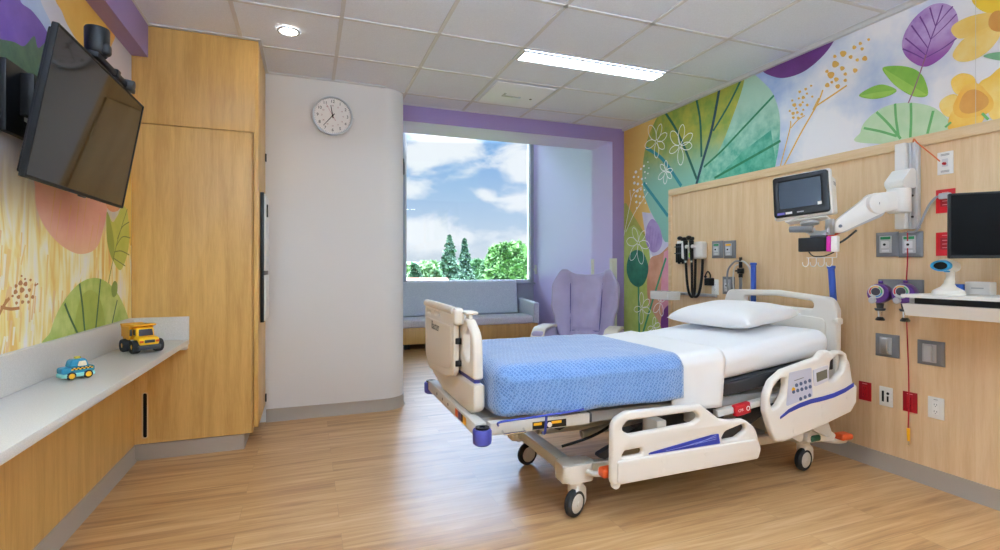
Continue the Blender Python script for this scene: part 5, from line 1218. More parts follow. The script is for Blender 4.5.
class Mural:
    def __init__(s, X, sgn, zmin, zmax, ymax):
        s.bm = bmesh.new(); s.X, s.sgn, s.z0, s.z1, s.ymax = X, sgn, zmin, zmax, ymax; s.layer = 0; s.mats = []
    def w(s, px, py): p = at_x(px, py, s.X); return (p.y, p.z)
    def poly(s, pts, m, world=False, step=True):
        if step: s.layer += 1
        if m not in s.mats: s.mats.append(m)
        q = [p if world else s.w(*p) for p in pts]
        # clip to the wall's rectangle
        for ax, lim, keep in ((1, s.z1, -1), (1, s.z0, 1), (0, s.ymax, -1)):
            out = []
            for i in range(len(q)):
                a, b = q[i - 1], q[i]; ia = (a[ax] - lim) * keep >= 0; ib = (b[ax] - lim) * keep >= 0
                if ia != ib:
                    t = (lim - a[ax]) / (b[ax] - a[ax]); out.append((a[0] + (b[0] - a[0]) * t, a[1] + (b[1] - a[1]) * t))
                if ib: out.append(b)
            q = out
            if len(q) < 3: return
        x = s.X + s.sgn * (.0006 + s.layer * .000012)
        try: f = s.bm.faces.new([s.bm.verts.new((x, a, b)) for a, b in q])
        except ValueError: return
        f.material_index = s.mats.index(m)
    def blob(s, pts, m, n=6):
        q = catmull([Vector(s.w(*p)).to_3d() for p in pts], True, n); s.poly([(v.x, v.y) for v in q], m, True)
    def ell(s, cx, cy, rx, ry, m, rot=0, n=26, step=True, wob=0):
        pts = []
        for k in range(n):
            a = 2 * math.pi * k / n; w_ = 1 + wob * math.sin(3 * a + cx)
            x, y = rx * w_ * math.cos(a), ry * w_ * math.sin(a); c, sn = math.cos(R(rot)), math.sin(R(rot))
            pts.append((cx + x * c - y * sn, cy + x * sn + y * c))
        s.poly(pts, m, step=step)
    def line(s, pts, wd, m, wd2=None, smooth=True, world=False, closed=False):
        q = [Vector(p if world else s.w(*p)).to_3d() for p in pts]
        if smooth and len(q) > 2: q = catmull(q, closed, 6)
        n = len(q); wd2 = wd if wd2 is None else wd2; L_, R_ = [], []
        s.layer += 1
        for i, p in enumerate(q):
            a = q[i - 1] if (i or closed) else p; b = q[(i + 1) % n] if (i < n - 1 or closed) else p
            d = (b - a); d = d.normalized() if d.length > 1e-9 else Vector((1, 0, 0)); nn = Vector((-d.y, d.x, 0)); h = (wd + (wd2 - wd) * i / max(1, n - 1)) / 2
            L_.append(p + nn * h); R_.append(p - nn * h)
        for i in range(n if closed else n - 1):
            j = (i + 1) % n
            s.poly([(v.x, v.y) for v in (L_[i], L_[j], R_[j], R_[i])], m, True, step=False)
    def petal_flower(s, c, tips, m, wd=.0075, fat=.23):
        s.layer += 1
        C_ = Vector(s.w(*c))
        for t in tips:
            T_ = Vector(s.w(*t)); d = T_ - C_; nrm = Vector((-d.y, d.x)) * fat
            pts = [C_ + d * .08, C_ + d * .40 + nrm * .85, C_ + d * .8 + nrm * .8, T_, C_ + d * .8 - nrm * .8, C_ + d * .40 - nrm * .85]
            s.line([(p.x, p.y) for p in pts], wd, m, world=True, closed=True)
    def build(s, name, label, cat):
        mb = MB(); mb.bm.free(); mb.bm = s.bm
        return mb.build(name, s.mats, None, label=label, cat=cat)

# ======== right wall
mu = Mural(XR, -1, .102, CH - .024, YH - .002)
def sky_wash():
    m, nt, b = nodes_of('pale_sky_wash'); L = nt.links.new
    tc = nd(nt, 'ShaderNodeTexCoord'); n = nd(nt, 'ShaderNodeTexNoise', Scale=1.5, Detail=5.0, Roughness=.55); mp = nd(nt, 'ShaderNodeMapping'); mp.inputs['Location'].default_value = (0, 1.4, .35); L(tc.outputs['Object'], mp.inputs[0]); L(mp.outputs[0], n.inputs['Vector'])
    r_ = nd(nt, 'ShaderNodeValToRGB'); e = r_.color_ramp.elements; e[0].position = .42; e[0].color = lin('F3F2F7'); e[1].position = .68; e[1].color = lin('92AFE0'); k = e.new(.54); k.color = lin('D2DCF0')
    L(n.outputs['Fac'], r_.inputs[0]); L(r_.outputs[0], b.inputs['Base Color']); b.inputs['Roughness'].default_value = .5; return m
skyw = sky_wash()
mu.poly([(YN + .01, .102), (YH - .002, .102), (YH - .002, CH - .024), (YN + .01, CH - .024)], skyw, True)
gold = paint('ochre_wash', 'E6BC62', 'EAC878', 3, grad=('Y', 4.3, 4.75, 'D8A848'))
olive = paint('olive_wash', '9AA23A', 'B0B24E', 5); lime = paint('lime_wash', 'A9BF55', 'C0D072', 5); mist = paint('lavender_mist', 'DCD8EA', 'CFCBE6', 6)
mu.poly([(618, 130), (660, 112), (664, 116), (650, 135), (644, 160), (646, 200), (655, 225), (640, 260), (620, 260)], gold)
mu.poly([(620, 205), (626, 203), (646, 236), (640, 250), (620, 262)], olive)
mu.poly([(620, 232), (634, 225), (648, 240), (655, 300), (668, 330), (668, 392), (620, 372)], lime)
mu.poly([(642, 212), (656, 214), (672, 238), (672, 262), (655, 262), (646, 240)], mist)
mu.blob([(649, 262), (660, 254), (676, 246), (684, 300), (684, 385), (668, 372), (662, 330), (648, 300)], paint('coral_wash', 'C98A6A', 'D9A083', 6))
mu.poly([(664, 252), (676, 246), (684, 300), (684, 360), (668, 340), (660, 300)], paint('pink_wash', 'E3A0B4', 'D988A6', 6))
mu.ell(668, 320, 7, 15, paint('plum_wash', '7A2F86', '6A2478', 6), 8)
# big leaf
teal = paint('teal_wash', '45A68C', '9BD0BA', 11, grad=('Z', 2.05, 2.7, 'ABD0BC'))
leaf = [(659, 115), (652, 128), (646.5, 143), (643.2, 162), (642.4, 178), (644, 194), (650, 210), (658, 225), (668, 242), (690, 262), (740, 250), (768, 200), (776, 163), (779.6, 140), (779.4, 114), (772.5, 93), (762, 81), (753.5, 74), (740, 66), (700, 82), (672, 100)]
mu.blob(leaf, teal)
mu.blob([(659, 115), (652, 128), (646.5, 143), (643.2, 162), (642.4, 178), (644, 194), (650, 210), (658, 225), (668, 242), (690, 200), (698, 178), (716.9, 154.5), (731, 121.4), (744.5, 79), (735, 70), (700, 86), (672, 104)], paint('olive_leaf_wash', '7F9A3C', 'B2AE3C', 7, grad=('Z', 2.46, 1.98, '86C2B2')), 5)
mu.poly([(771, 130), (776, 163), (768, 190), (716, 178), (745, 150)], paint('deep_teal_wash', '2F977C', '66B89C', 12))
v1 = paint('deep_green_vein', '085446', '0F6152', 20); v2 = paint('navy_vein', '123650', '124852', 20); v3 = paint('green_vein', '0F7048', '1A7C52', 20); v4 = paint('blue_teal_vein', '1F8798', '2C949E', 20)
for pts, wd, m in (([(664.9, 112), (675.5, 128.5), (686, 151), (696.8, 179)], .026, v1), ([(696, 97), (700.3, 121.4), (701.5, 156.9)], .024, v1), ([(720, 86), (712, 128.5), (702.7, 161.6), (696.5, 184)], .03, v2),
                   ([(742, 78), (728.7, 104.9), (713.3, 130.9)], .02, v1), ([(774, 95.4), (742.8, 128.5), (721.6, 151), (703.9, 167)], .018, v3), ([(780.6, 140.8), (752.3, 156.9), (714.5, 178)], .02, v3),
                   ([(646, 147.9), (662.5, 159.2), (681.4, 186)], .034, v4), ([(643.6, 183), (654, 197), (668, 216)], .034, v4)): mu.line(pts, wd, m)
# tulip, stems, small leaf
tul = paint('tulip_green', '11604A', '2A8266', 7); stem = paint('stem_green', '2A8A5C', '2F9464', 12)
mu.line([(638.5, 284), (639, 310), (639.5, 345)], .03, stem); mu.line([(666, 258), (655, 293), (642, 336)], .026, stem)
mu.blob([(637, 250), (644, 254), (648.5, 268), (645, 282), (638, 287), (630, 281), (626.6, 268), (630, 254)], tul)
mu.blob([(652, 219), (659, 226), (662.5, 240), (659, 250), (652, 252), (646, 242), (646.5, 228)], paint('lavender_leaf', '9C80C4', 'B49AD4', 8)); 
for k in range(4): mu.line([(649 + 2.4 * k, 249 - k), (650.5 + 2.8 * k, 226 + 2.5 * k)], .004, paint('violet_line', '8264B0', '8264B0', 5))
wl_ = paint('white_ink', 'F4F2F4', 'FAFAFA', 5)
for c, tips in (((656.6, 141.5), [(661, 124), (667, 134), (664.5, 148), (656.6, 158), (645, 146), (649, 126)]), ((680, 146), [(682.6, 124.5), (692.5, 134), (692, 146), (681, 165), (669.5, 152), (671, 132)]),
                ((666, 171), [(666, 160.5), (672.5, 170), (671.5, 178), (665, 184), (658.5, 179), (660.5, 165)]), ((638.4, 242.7), [(633, 228), (645.5, 231), (649.5, 246), (642, 264), (630.5, 260), (626.8, 241)]),
                ((641.9, 308), [(641.5, 292.5), (649.5, 300), (650.5, 312), (641, 324), (634.2, 310)]), ((660.8, 302.4), [(657, 292), (666, 295), (662, 316), (654, 312)]), ((653.5, 327), [(655, 317), (660, 324), (648, 329), (658, 338)])): mu.petal_flower(c, tips, wl_)
for px, py, r_ in ((648, 162, .6), (644, 166, 1), (649, 168, .6), (641, 169, 1), (645, 172, .8), (648, 173.5, .7), (636, 172, 1.3), (634, 177, 1.1), (638.5, 177, .9), (642, 179, 1), (645.5, 178, .7), (634.5, 183, 1.3), (638, 184, 1.2), (642.5, 184.5, .8), (646.5, 183.5, .6), (634, 190, 1), (637.5, 191, 1.3), (641, 189.5, .9), (644.5, 190, .7), (636, 196, 1.2), (640, 196.5, 1), (643.5, 197, .8), (636.5, 202, 1.1), (640, 203, .9), (637, 208, .9), (645.5, 203, .7)): mu.ell(px, py, r_, r_ * 1.25, wl_, 20, 10)
for pts in ([(624, 236), (631, 201), (635, 192), (642, 187)], [(626, 232), (634, 214), (643, 200), (648, 192)], [(631, 201), (630, 190)]): mu.line(pts, .007, wl_)
# purple dome, golden sprigs
mu.blob([(762.5, 70), (774, 76.8), (787, 77.6), (805, 71), (823, 56), (834.5, 40), (836, 28), (800, 40), (772, 58)], paint('deep_purple_wash', '5B2272', '67297E', 8))
gi = paint('golden_ink', 'E6B450', 'E0AB46', 20)
for pts, wd in (([(782, 170), (800, 135), (817, 105), (823, 90)], .012), ([(815.5, 106.5), (830, 97), (847, 85.5)], .011), ([(779, 172), (786, 145), (790.5, 127), (790.8, 121)], .009), ([(791, 128), (798, 120), (805, 115.5)], .008), ([(813, 110), (819, 98)], .009)): mu.line(pts, wd, gi)
s1_ = [(371, 286, 4), (353, 297, 5), (333, 306, 5), (357, 312, 4), (345, 325, 6), (330, 328, 4), (375, 322, 4), (315, 350, 7), (335, 350, 6), (308, 335, 4), (358, 350, 5), (325, 375, 5), (311, 378, 6), (345, 366, 4), (328, 393, 5), (300, 370, 4), (340, 381, 5), (312, 392, 5), (321, 362, 4), (343, 341, 4)]
s2_ = [(563, 132, 5), (535, 145, 6), (515, 158, 7), (541, 163, 6), (503, 190, 7), (478, 179, 11), (450, 188, 6), (452, 214, 12), (525, 200, 6), (550, 195, 9), (475, 228, 8), (518, 235, 8), (437, 250, 12), (485, 247, 6), (455, 265, 8), (485, 268, 6), (424, 238, 6), (460, 288, 8), (425, 284, 8), (440, 274, 5)]
for x, y, r_ in s1_ + s2_: mu.ell(700 + x / 3.333, y / 3.333, r_ / 3.333, r_ / 3.6, gi, -30, 12, wob=.1)
# purple leaf on its stem, green leaves, pale dome
def r2(u, v): return (850 + u / 3.927, v / 3.927)
pl_ = [r2(*q) for q in ((365, 13), (410, 35), (427, 90), (412, 160), (370, 220), (300, 262), (240, 240), (207, 195), (212, 140), (250, 75), (310, 25))]
gl_ = paint('leaf_green', '6FA92C', '83B83A', 8); gl2 = paint('leaf_green_light', '8DBB3C', '9CC64C', 8)
mu.blob([r2(*q) for q in ((40, 560), (42, 520), (55, 485), (95, 445), (150, 415), (230, 403), (310, 415), (360, 443), (395, 485), (420, 560))], paint('pale_green_wash', 'B9D9AC', 'C6E0BA', 14))
pg = paint('fern_vein', '55A654', '5DAE5B', 20)
for q in (((55, 503), (120, 516), (185, 535)), ((105, 440), (155, 490), (200, 545)), ((178, 407), (182, 470), (192, 535)), ((240, 405), (241, 470), (238, 540)), ((328, 435), (318, 475), (305, 525))): mu.line([r2(*p) for p in q], .014, pg)
mu.blob(pl_, paint('violet_leaf_wash', '8E58AE', 'C3A6D8', 5, grad=('Z', 2.53, 2.34, '9448A4')))
pv = paint('violet_vein', '5E2A80', '6A3088', 20)
for q in (((365, 20), (337, 105), (315, 165), (300, 215)), ((315, 30), (326, 70), (337, 103)), ((275, 65), (300, 110), (318, 155)), ((242, 100), (275, 145), (308, 190)), ((218, 150), (255, 180), (298, 216)), ((208, 192), (250, 210), (292, 232)), ((405, 25), (372, 62), (338, 103)), ((420, 55), (372, 105), (322, 152)), ((420, 150), (365, 190), (300, 226))): mu.line([r2(*p) for p in q], .008, pv, .004)
mu.blob([r2(*q) for q in ((130, 266), (195, 259), (255, 272), (292, 308), (306, 374), (250, 378), (190, 345), (150, 305))], gl_)
mu.poly([r2(*q) for q in ((132, 268), (200, 310), (306, 374), (250, 378), (190, 345), (150, 305))], gl2)
mu.blob([r2(*q) for q in ((36, 376), (80, 345), (130, 332), (184, 354), (150, 378), (90, 389))], gl_); mu.poly([r2(*q) for q in ((40, 376), (110, 362), (182, 354), (150, 377), (90, 388))], gl2)
mu.line([r2(*p) for p in ((300, 215), (280, 275), (255, 345), (230, 405))], .007, paint('mauve_stem', '8A5A6A', '9A6488', 12))
# yellow flowers
yf = paint('yellow_petal', 'F0BE3A', 'F8DC86', 5); yf2 = paint('amber_petal', 'E9AE2C', 'F4CC60', 6); oc_ = paint('orange_centre', 'CF8A35', 'D99A42', 9)
mu.blob([r2(*q) for q in ((480, -5), (500, 30), (545, 52), (600, 45), (640, 10), (640, -30), (520, -40))], paint('lemon_petal', 'EFC82A', 'E8C030', 6))
mu.blob([r2(*q) for q in ((398, 122), (415, 92), (480, 62), (560, 52), (575, 95), (500, 135), (430, 152))], paint('yellow_petal_deep', 'EDC050', 'F3D27A', 5))
mu.blob([r2(*q) for q in ((404, 215), (440, 160), (500, 125), (575, 100), (590, 140), (545, 200), (485, 236), (430, 242))], yf)
mu.blob([r2(*q) for q in ((600, 100), (660, 110), (720, 170), (690, 220), (620, 190))], yf); mu.blob([r2(*q) for q in ((600, 60), (680, 30), (740, 60), (720, 110), (620, 100))], yf)
mu.ell(*r2(590, 85), 12, 10.5, oc_, 10, wob=.06)
mu.blob([r2(*q) for q in ((525, 222), (560, 208), (620, 206), (640, 230), (590, 238))], paint('sage_leaf', '6FA67A', '7FB287', 6))
mu.blob([r2(*q) for q in ((550, 300), (600, 262), (670, 280), (690, 340), (620, 400), (550, 390), (505, 350), (515, 320))], yf)
mu.blob([r2(*q) for q in ((400, 340), (402, 310), (440, 288), (485, 300), (500, 345), (470, 380), (420, 370))], yf)
mu.blob([r2(*q) for q in ((352, 420), (365, 388), (410, 370), (450, 400), (430, 450), (380, 458))], yf)
mu.blob([r2(*q) for q in ((385, 495), (400, 440), (450, 410), (530, 420), (520, 480), (470, 515), (400, 515))], yf2)
mu.blob([r2(*q) for q in ((545, 410), (600, 385), (660, 400), (680, 450), (610, 475), (555, 465))], yf)
mu.ell(*r2(484, 400), 20, 17, paint('amber_halo', 'EAAA34', 'F0C050', 8), -20, wob=.12)
mu.ell(*r2(486, 400), 15, 11.5, oc_, -20, wob=.08)
mu.line([r2(375, 500), r2(398, 480)], .012, pg); mu.line([r2(520, 445), r2(545, 470)], .012, pg)
# joins between the wallcovering sheets
sg_ = paint('sheet_join', 'C9C9CE', 'C2C2C8', 5)
for px in (976,):
    a, b_ = mu.w(px, 0), mu.w(px, 118); mu.line([(a[0], 1.95), (a[0], CH - .024)], .0018, sg_, smooth=False, world=True)
mu.build('floral_mural', 'floral mural of leaves and yellow flowers above the maple headwall', 'mural')

# ======== left wall
ml_ = Mural(XL, 1, .9, 2.536, YC - .001)
def meadow():
    m, nt, b = nodes_of('meadow_brush_wash'); L = nt.links.new
    tc = nd(nt, 'ShaderNodeTexCoord'); geo = nd(nt, 'ShaderNodeNewGeometry')
    mp = nd(nt, 'ShaderNodeMapping'); mp.inputs['Scale'].default_value = (1, 7.5, 1.9); mp.inputs['Rotation'].default_value = (R(14), 0, 0); L(geo.outputs['Position'], mp.inputs[0])
    n = nd(nt, 'ShaderNodeTexNoise', Scale=1.5, Detail=2.5, Roughness=.5, Distortion=1.4); L(mp.outputs[0], n.inputs['Vector'])
    n2 = nd(nt, 'ShaderNodeTexNoise', Scale=2.2, Detail=2.0); L(geo.outputs['Position'], n2.inputs['Vector'])
    ad = nd(nt, 'ShaderNodeMath', operation='MULTIPLY_ADD'); ad.inputs[1].default_value = .5; L(n2.outputs['Fac'], ad.inputs[0]); L(n.outputs['Fac'], ad.inputs[2])
    r_ = nd(nt, 'ShaderNodeValToRGB'); e = r_.color_ramp.elements; e[0].position = .52; e[0].color = lin('F4F1EE'); e[1].position = 1.05; e[1].color = lin('E2A860')
    for q, cc in ((.66, 'F6EFC8'), (.76, 'F1DE92'), (.88, 'EBC66C')): k = e.new(q); k.color = lin(cc)
    L(ad.outputs[0], r_.inputs[0])
    sp = nd(nt, 'ShaderNodeSeparateXYZ'); L(geo.outputs['Position'], sp.inputs[0])
    n3 = nd(nt, 'ShaderNodeMath', operation='MULTIPLY_ADD'); n3.inputs[1].default_value = .45; L(n.outputs['Fac'], n3.inputs[0]); L(sp.outputs['Z'], n3.inputs[2])
    g = nd(nt, 'ShaderNodeMapRange', interpolation_type='SMOOTHSTEP'); g.inputs[1].default_value = 1.60; g.inputs[2].default_value = 1.88; L(n3.outputs[0], g.inputs[0])
    mx = nd(nt, 'ShaderNodeMix', data_type='RGBA'); L(r_.outputs[0], mx.inputs['A']); mx.inputs['B'].default_value = lin('D5D2DB'); L(g.outputs[0], mx.inputs['Factor'])
    L(mx.outputs['Result'], b.inputs['Base Color']); b.inputs['Roughness'].default_value = .5; return m
ml_.poly([(YN + .01, .9), (YC - .001, .9), (YC - .001, 2.536), (YN + .01, 2.536)], meadow(), True)
# upper part behind the television
ml_.blob([(-20, -20), (8, -10), (20, 0), (33, 12), (48, 34), (66, 76), (60, 110), (20, 90), (-20, 60)], paint('mountain_violet', '5C3A94', '7050A6', 5))
ml_.blob([(20, 0), (30, -20), (60, -20), (40, -5), (52, 26), (62, 60), (66, 76), (48, 34), (33, 12)], paint('mist_blue_wash', '9FB6D6', 'B4C6E0', 6))
ml_.blob([(-20, 38), (4, 40), (14, 42), (24, 46), (34, 36), (38, 48), (48, 44), (56, 80), (50, 110), (0, 80), (-20, 70)], paint('dark_grove_green', '2F5440', '46694C', 14))
ml_.blob([(57, -4), (62, 12), (68, 26), (78, 42), (88, 55), (98, 60), (106, 56), (112, 44), (115, 34), (110, 10), (90, -10)], paint('gold_drop', 'E0A93E', 'E6B652', 4))
ml_.blob([(129, 150), (127, 180), (123, 215), (127, 235), (132, 240), (134, 150)], paint('amber_leaf', 'E0B548', 'E9C76A', 6))
# coral stone shape
ml_.blob([(35, 150), (34.8, 186), (36.5, 208), (46, 229), (62, 246), (80, 254), (96, 248), (103.5, 228), (107, 205), (106, 160)], paint('coral_blush', 'E69A8C', 'EEB49C', 4, grad=('Z', 1.42, 1.15, 'E8BE80')))
for x, y0_, y1_ in ((50, 190, 230), (56, 200, 238), (66, 205, 240), (74, 200, 250), (88, 225, 252), (95, 215, 246), (82, 195, 235)): ml_.line([(x + 5, y0_), (x, y1_)], .014, paint('peach_stroke', 'EAB07C', 'E6A874', 6), .004, smooth=False)
ml_.ell(113.5, 204, 7.5, 8, paint('small_coral', 'D9895F', 'E09A70', 5))
# brush strokes
strk = [paint('honey_stroke', 'EBC878', 'EED08A', 8), paint('cream_stroke', 'F3EAD2', 'F5F0E2', 8), paint('sand_stroke', 'E6BE80', 'EAC88F', 8)]
rs = random.Random(4)
for k in range(60):
    x = rs.uniform(-6, 104); y = rs.uniform(225, 345) - .25 * x; l_ = rs.uniform(14, 40)
    if 30 < x and y < 250: continue
    ml_.line([(x + rs.uniform(1, 5), y), (x, y + l_)], rs.uniform(.008, .022), strk[k % 3], .012, smooth=False)
# olive leaf with its stem, the green dome, brown sprig
br_ = paint('olive_ink', '6A7A2C', '74842E', 10)
ml_.blob([(106.5, 212), (112, 222), (117, 216), (122, 206), (127, 212), (129, 235), (127, 254), (120.5, 270), (113, 261), (107, 240)], paint('olive_leaf', 'B5BE45', 'C6C95E', 6)); ml_.blob([(106.5, 212), (111, 225), (114, 245), (113, 261), (107, 242)], paint('olive_leaf_dark', '8C9A34', '98A53C', 6))
ml_.line([(127, 209), (118, 238), (112, 264), (107, 288), (101, 318)], .008, br_)
for q in (((117, 239), (122, 227), (129, 222)), ((115.5, 247), (122, 237), (130, 238)), ((114, 252), (121, 251), (129, 255)), ((113, 258), (119, 262), (125, 266))): ml_.line(q, .007, br_)
ml_.blob([(46, 350), (50, 332), (56, 315), (63, 302), (72, 290), (82, 281.5), (93, 278), (103, 280), (113, 288), (121, 300), (128, 318), (131, 335), (110, 360)], paint('dome_green', '8FAE44', 'C2D07A', 6)); ml_.blob([(80, 300), (90, 290), (100, 300), (104, 330), (84, 345), (74, 330)], paint('dome_olive', '8FA43A', 'A2B24A', 9))
ml_.blob([(111, 288), (114, 281), (117, 284), (116.5, 294), (112.5, 297)], paint('bud_green', '6E8A34', '7A963C', 6))
for q, wd in (((64.3, 303.5), (70, 318), (77.5, 334)), .016), (((79.2, 283.5), (82, 305), (84.5, 332)), .02), (((100.3, 279), (98, 303), (95.3, 330)), .018), (((117, 300), (114.5, 311), (111.5, 325)), .014): ml_.line(q, wd, paint('deep_leaf_vein', '23582F', '2C6237', 10))
bw = paint('sienna_ink', 'B9793A', 'AF6F32', 12)
ml_.line([(-4, 320), (3, 306), (9, 298)], .014, bw); ml_.line([(0, 307), (10, 309), (19, 308)], .012, bw); ml_.line([(3, 306), (6, 299)], .01, bw)
for x, y, r_ in ((20, 283, 2.2), (15.5, 286, 1.6), (25, 284, 2), (21.5, 290, 2.4), (15, 292, 2), (29, 290, 1.6), (26, 296, 1.8), (18, 297, 1.8), (12, 296, 1.2), (22, 302, 1.6), (32, 297, 1.6), (16, 303, 1.4), (28, 302, 1.4), (21, 276, 1.0), (30, 280, 1.2), (35, 285, 1.2), (37, 284, .8), (24.5, 279, 1.0)): ml_.ell(x, y, r_, r_ * 1.2, bw, 20, 12, wob=.1)
ml_.build('meadow_mural', 'yellow meadow mural with green leaves and a coral shape, on the wall behind the television', 'mural')
# ---------------------------------------------------------------- the view from the window
GZ = -9.0
grs = mat('mown_grass', '648248', .9, var=.2, scale=.3)
struct('ground', MB().box((-300, 14, GZ - .5), (600, 900, GZ)), grs)
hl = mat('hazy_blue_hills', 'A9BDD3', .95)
hb_ = MB(); pts = []
for k in range(41): pts.append((-350 + 30 * k, 8 + 7 * noise.noise(Vector((k * .33, 0, 2))) + 3 * noise.noise(Vector((k * 1.1, 5, 2)))))
hb_.prism([(-350, -14)] + [(a, b) for a, b in pts] + [(850, -14)], 0, 60, M=frame((0, 880, 0), (1, 0, 0), (0, 0, 1)))
struct('hills', hb_, hl)
leafm = {}
def leafmat(name, a, b_):
    m, nt, b = nodes_of(name); L = nt.links.new
    oi = nd(nt, 'ShaderNodeTexCoord'); n = nd(nt, 'ShaderNodeTexNoise', Scale=.9, Detail=3.0); L(oi.outputs['Object'], n.inputs['Vector'])
    r_ = nd(nt, 'ShaderNodeMapRange'); r_.inputs[1].default_value = .35; r_.inputs[2].default_value = .65; L(n.outputs['Fac'], r_.inputs[0])
    mx = nd(nt, 'ShaderNodeMix', data_type='RGBA'); mx.inputs['A'].default_value = lin(a); mx.inputs['B'].default_value = lin(b_); L(r_.outputs[0], mx.inputs['Factor']); L(mx.outputs['Result'], b.inputs['Base Color'])
    b.inputs['Roughness'].default_value = .7
    return m
lf_fir = leafmat('fir_needles', '2F4A3A', '4A6A52'); lf_g = leafmat('bright_leaves', '668C4C', '466E38'); lf_m = leafmat('mid_leaves', '5C7E54', '446848'); lf_d = leafmat('dark_leaves', '3A5C3E', '304F38'); lf_p = leafmat('pale_leaves', '829E70', '6A8A60')
bark = mat('bark', '5D4B3C', .9)
def leaf_card(tb, p, s, rr):
    u = Vector((rr.gauss(0, 1), rr.gauss(0, 1), rr.gauss(0, .6))); u.normalize(); v = u.cross(Vector((rr.gauss(0, 1), rr.gauss(0, 1), rr.gauss(0, 1)))); v.normalize()
    tb.faces.new([tb.verts.new(p + u * s), tb.verts.new(p + v * s * .7), tb.verts.new(p - u * s), tb.verts.new(p - v * s * .7)])
def base_of(px, Y): p = at_y(px, 268, Y); return Vector((p.x, Y, GZ))
def fir(px, ytop, Y, wpx, label, m=None, group=None):
    b0 = base_of(px, Y); top = at_y(px, ytop, Y).z; d = b0.x * SY + Y * CY; H = top - GZ; rw = wpx * d / FPX / 2
    rr = random.Random(int(px * 7)); tb = bmesh.new()
    for k in range(5200):
        t = rr.random() ** .8; z = GZ + H * (.12 + .88 * (1 - t) if False else .12 + .88 * t)
        tier = .55 + .45 * (1 - ((t * 11 + .3 * math.sin(px + t * 40)) % 1)); r = rw * (1.03 - t) ** .95 * tier * math.sqrt(rr.uniform(.25, 1)); a = rr.uniform(0, 6.283)
        lop = 1 + .55 * noise.noise(Vector((math.cos(a) * 1.6, math.sin(a) * 1.6, t * 14 + px)))
        leaf_card(tb, Vector((b0.x + r * lop * math.cos(a), b0.y + r * lop * math.sin(a), z - .18 * r)), rr.uniform(.12, .26) * d / 60, rr)
    t = thing('fir_tree', label, 'tree', b0, group)
    mb = MB(); mb._take(tb, recalc=False); mb.build('foliage', m or lf_fir, t)
    MB().cyl(b0 + Vector((0, 0, .02)), b0 + Vector((0, 0, H * .93)), .3, .05, seg=10).build('trunk', bark, t)
def bushy(px, ytop, Y, wpx, label, m, group=None, n=9000, rag=.35):
    b0 = base_of(px, Y); top = at_y(px, ytop, Y).z; d = b0.x * SY + Y * CY; H = top - GZ; rw = wpx * d / FPX / 2
    rr = random.Random(int(px * 13)); tb = bmesh.new()
    cl = [(rr.uniform(-.6, .6), rr.uniform(-.5, .5), rr.uniform(.42, .86), rr.uniform(.32, .5)) for _ in range(13)] + [(0, 0, .82, .42), (-.12, 0, .9, .26)]
    for k in range(n):
        c = cl[k % len(cl)]; v = Vector((rr.gauss(0, 1), rr.gauss(0, 1), rr.gauss(0, 1))).normalized() * (rr.uniform(.6, 1) ** .5)
        p = Vector((b0.x + (c[0] + v.x * c[3]) * rw, b0.y + (c[1] + v.y * c[3]) * rw, GZ + min(1.0, c[2] + v.z * c[3] * .36) * H))
        leaf_card(tb, p, rr.uniform(.006, .013) * d * (rag + .4), rr)
    t = thing('leafy_tree', label, 'tree', b0, group)
    mb = MB(); mb._take(tb, recalc=False); mb.build('foliage', m, t)
    tk = MB(); tk.cyl(b0 + Vector((0, 0, .02)), b0 + Vector((0, 0, H * .6)), .35, .15, seg=10)
    for k in range(4): tk.tube([b0 + Vector((0, 0, H * (.35 + .05 * k))), b0 + Vector((rw * .35 * math.cos(k * 1.6), rw * .35 * math.sin(k * 1.6), H * .7))], [.14, .06], seg=6)
    tk.build('trunk', bark, t)
fir(449.5, 235.5, 70, 58, 'tall dark fir seen through the window, taller of the two')
fir(464.5, 239, 78, 46, 'narrower dark fir standing just right of the taller fir outside')
bushy(507, 243, 58, 46, 'large bright green leafy tree outside, right of the firs', lf_g, n=14000)
bushy(526, 249, 66, 26, 'bright green tree at the right edge of the window view', lf_g)
bushy(480, 260, 90, 30, 'blue green rounded tree between the firs and the large bright tree', lf_m)
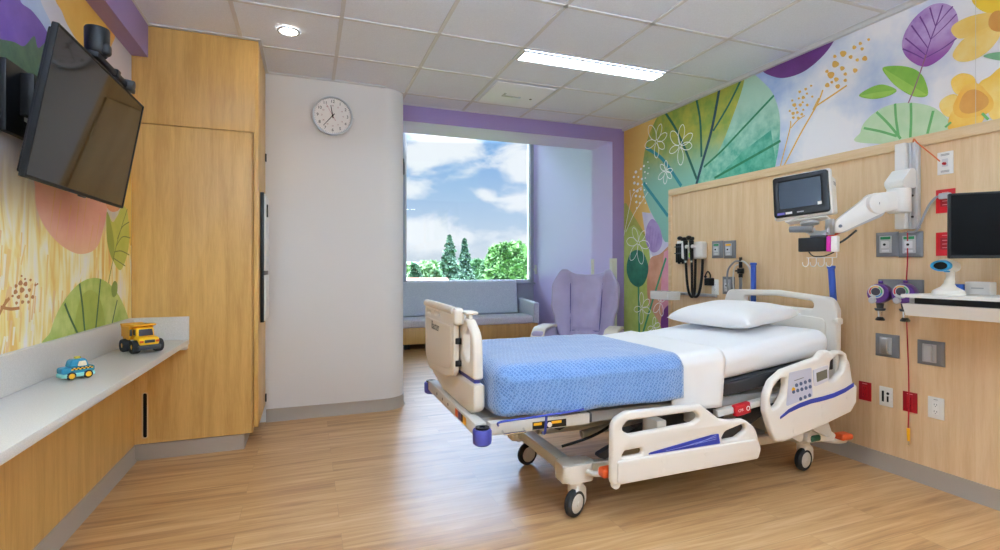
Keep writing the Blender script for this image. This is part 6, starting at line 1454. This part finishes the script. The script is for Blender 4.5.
bushy(427, 262, 80, 40, 'broad pale green tree outside, left of the firs', lf_p, n=10000)
bushy(415, 265, 70, 12, 'small dark round tree near the left edge of the window view', lf_d)
bushy(405, 263, 100, 26, 'hazy pale tree at the left edge of the window view', lf_p)
bushy(437, 270, 60, 26, 'low mid green tree in front of the taller fir', lf_m)
bushy(494, 268, 64, 22, 'low mid green tree in front of the large bright tree', lf_m)
rr0 = random.Random(3)
for k in range(10):
    px = 398 + 15 * k; bushy(px, 263.5 + rr0.uniform(-1.5, 2), (175, 230)[k % 2] + rr0.uniform(-12, 12), rr0.uniform(16, 22), 'small hazy tree in the distant tree line below the hills', lf_m if k % 2 else lf_p, 'distant tree line', n=1500)
# a low roof below the window
p = at_y(411, 279, 55)
ho = thing('house', 'low house with a pinkish roof among the trees outside', 'house', (p.x, 55, GZ))
hw_ = 3.6; rz = p.z
MB().box((p.x - hw_, 52, GZ), (p.x + hw_, 58, rz - 1.4)).build('walls', mat('cream_render', 'A39C90', .8), ho)
MB().prism([(-3.6, 0), (3.6, 0), (0, 1.5)], -hw_ - .4, hw_ + .4, M=frame((p.x, 55, rz - 1.38), (0, 1, 0), (0, 0, 1))).build('roof', mat('pinkish_roof', '94564E', .8), ho)
# ---------------------------------------------------------------- camera and view
cam = bpy.data.cameras.new('camera'); co = bpy.data.objects.new('camera', cam); COL.objects.link(co)
cam.sensor_fit = 'HORIZONTAL'; cam.sensor_width = 36; cam.lens = FPX / 1000 * 36; cam.shift_y = -.007; cam.clip_start = .05; cam.clip_end = 3000
co.location = (0, 0, CAMZ); co.rotation_euler = (R(90), 0, -YAW)
SC.camera = co
SC.view_settings.view_transform = 'Standard'; SC.view_settings.look = 'None'; SC.view_settings.gamma = 1; SC.view_settings.use_curve_mapping = False
SC.view_settings.exposure = 0.5
SC.cycles.use_denoising = True; SC.cycles.max_bounces = 12; SC.cycles.diffuse_bounces = 8; SC.cycles.transparent_max_bounces = 16
SC.cycles.sample_clamp_indirect = 6; SC.cycles.caustics_reflective = False; SC.cycles.caustics_refractive = False
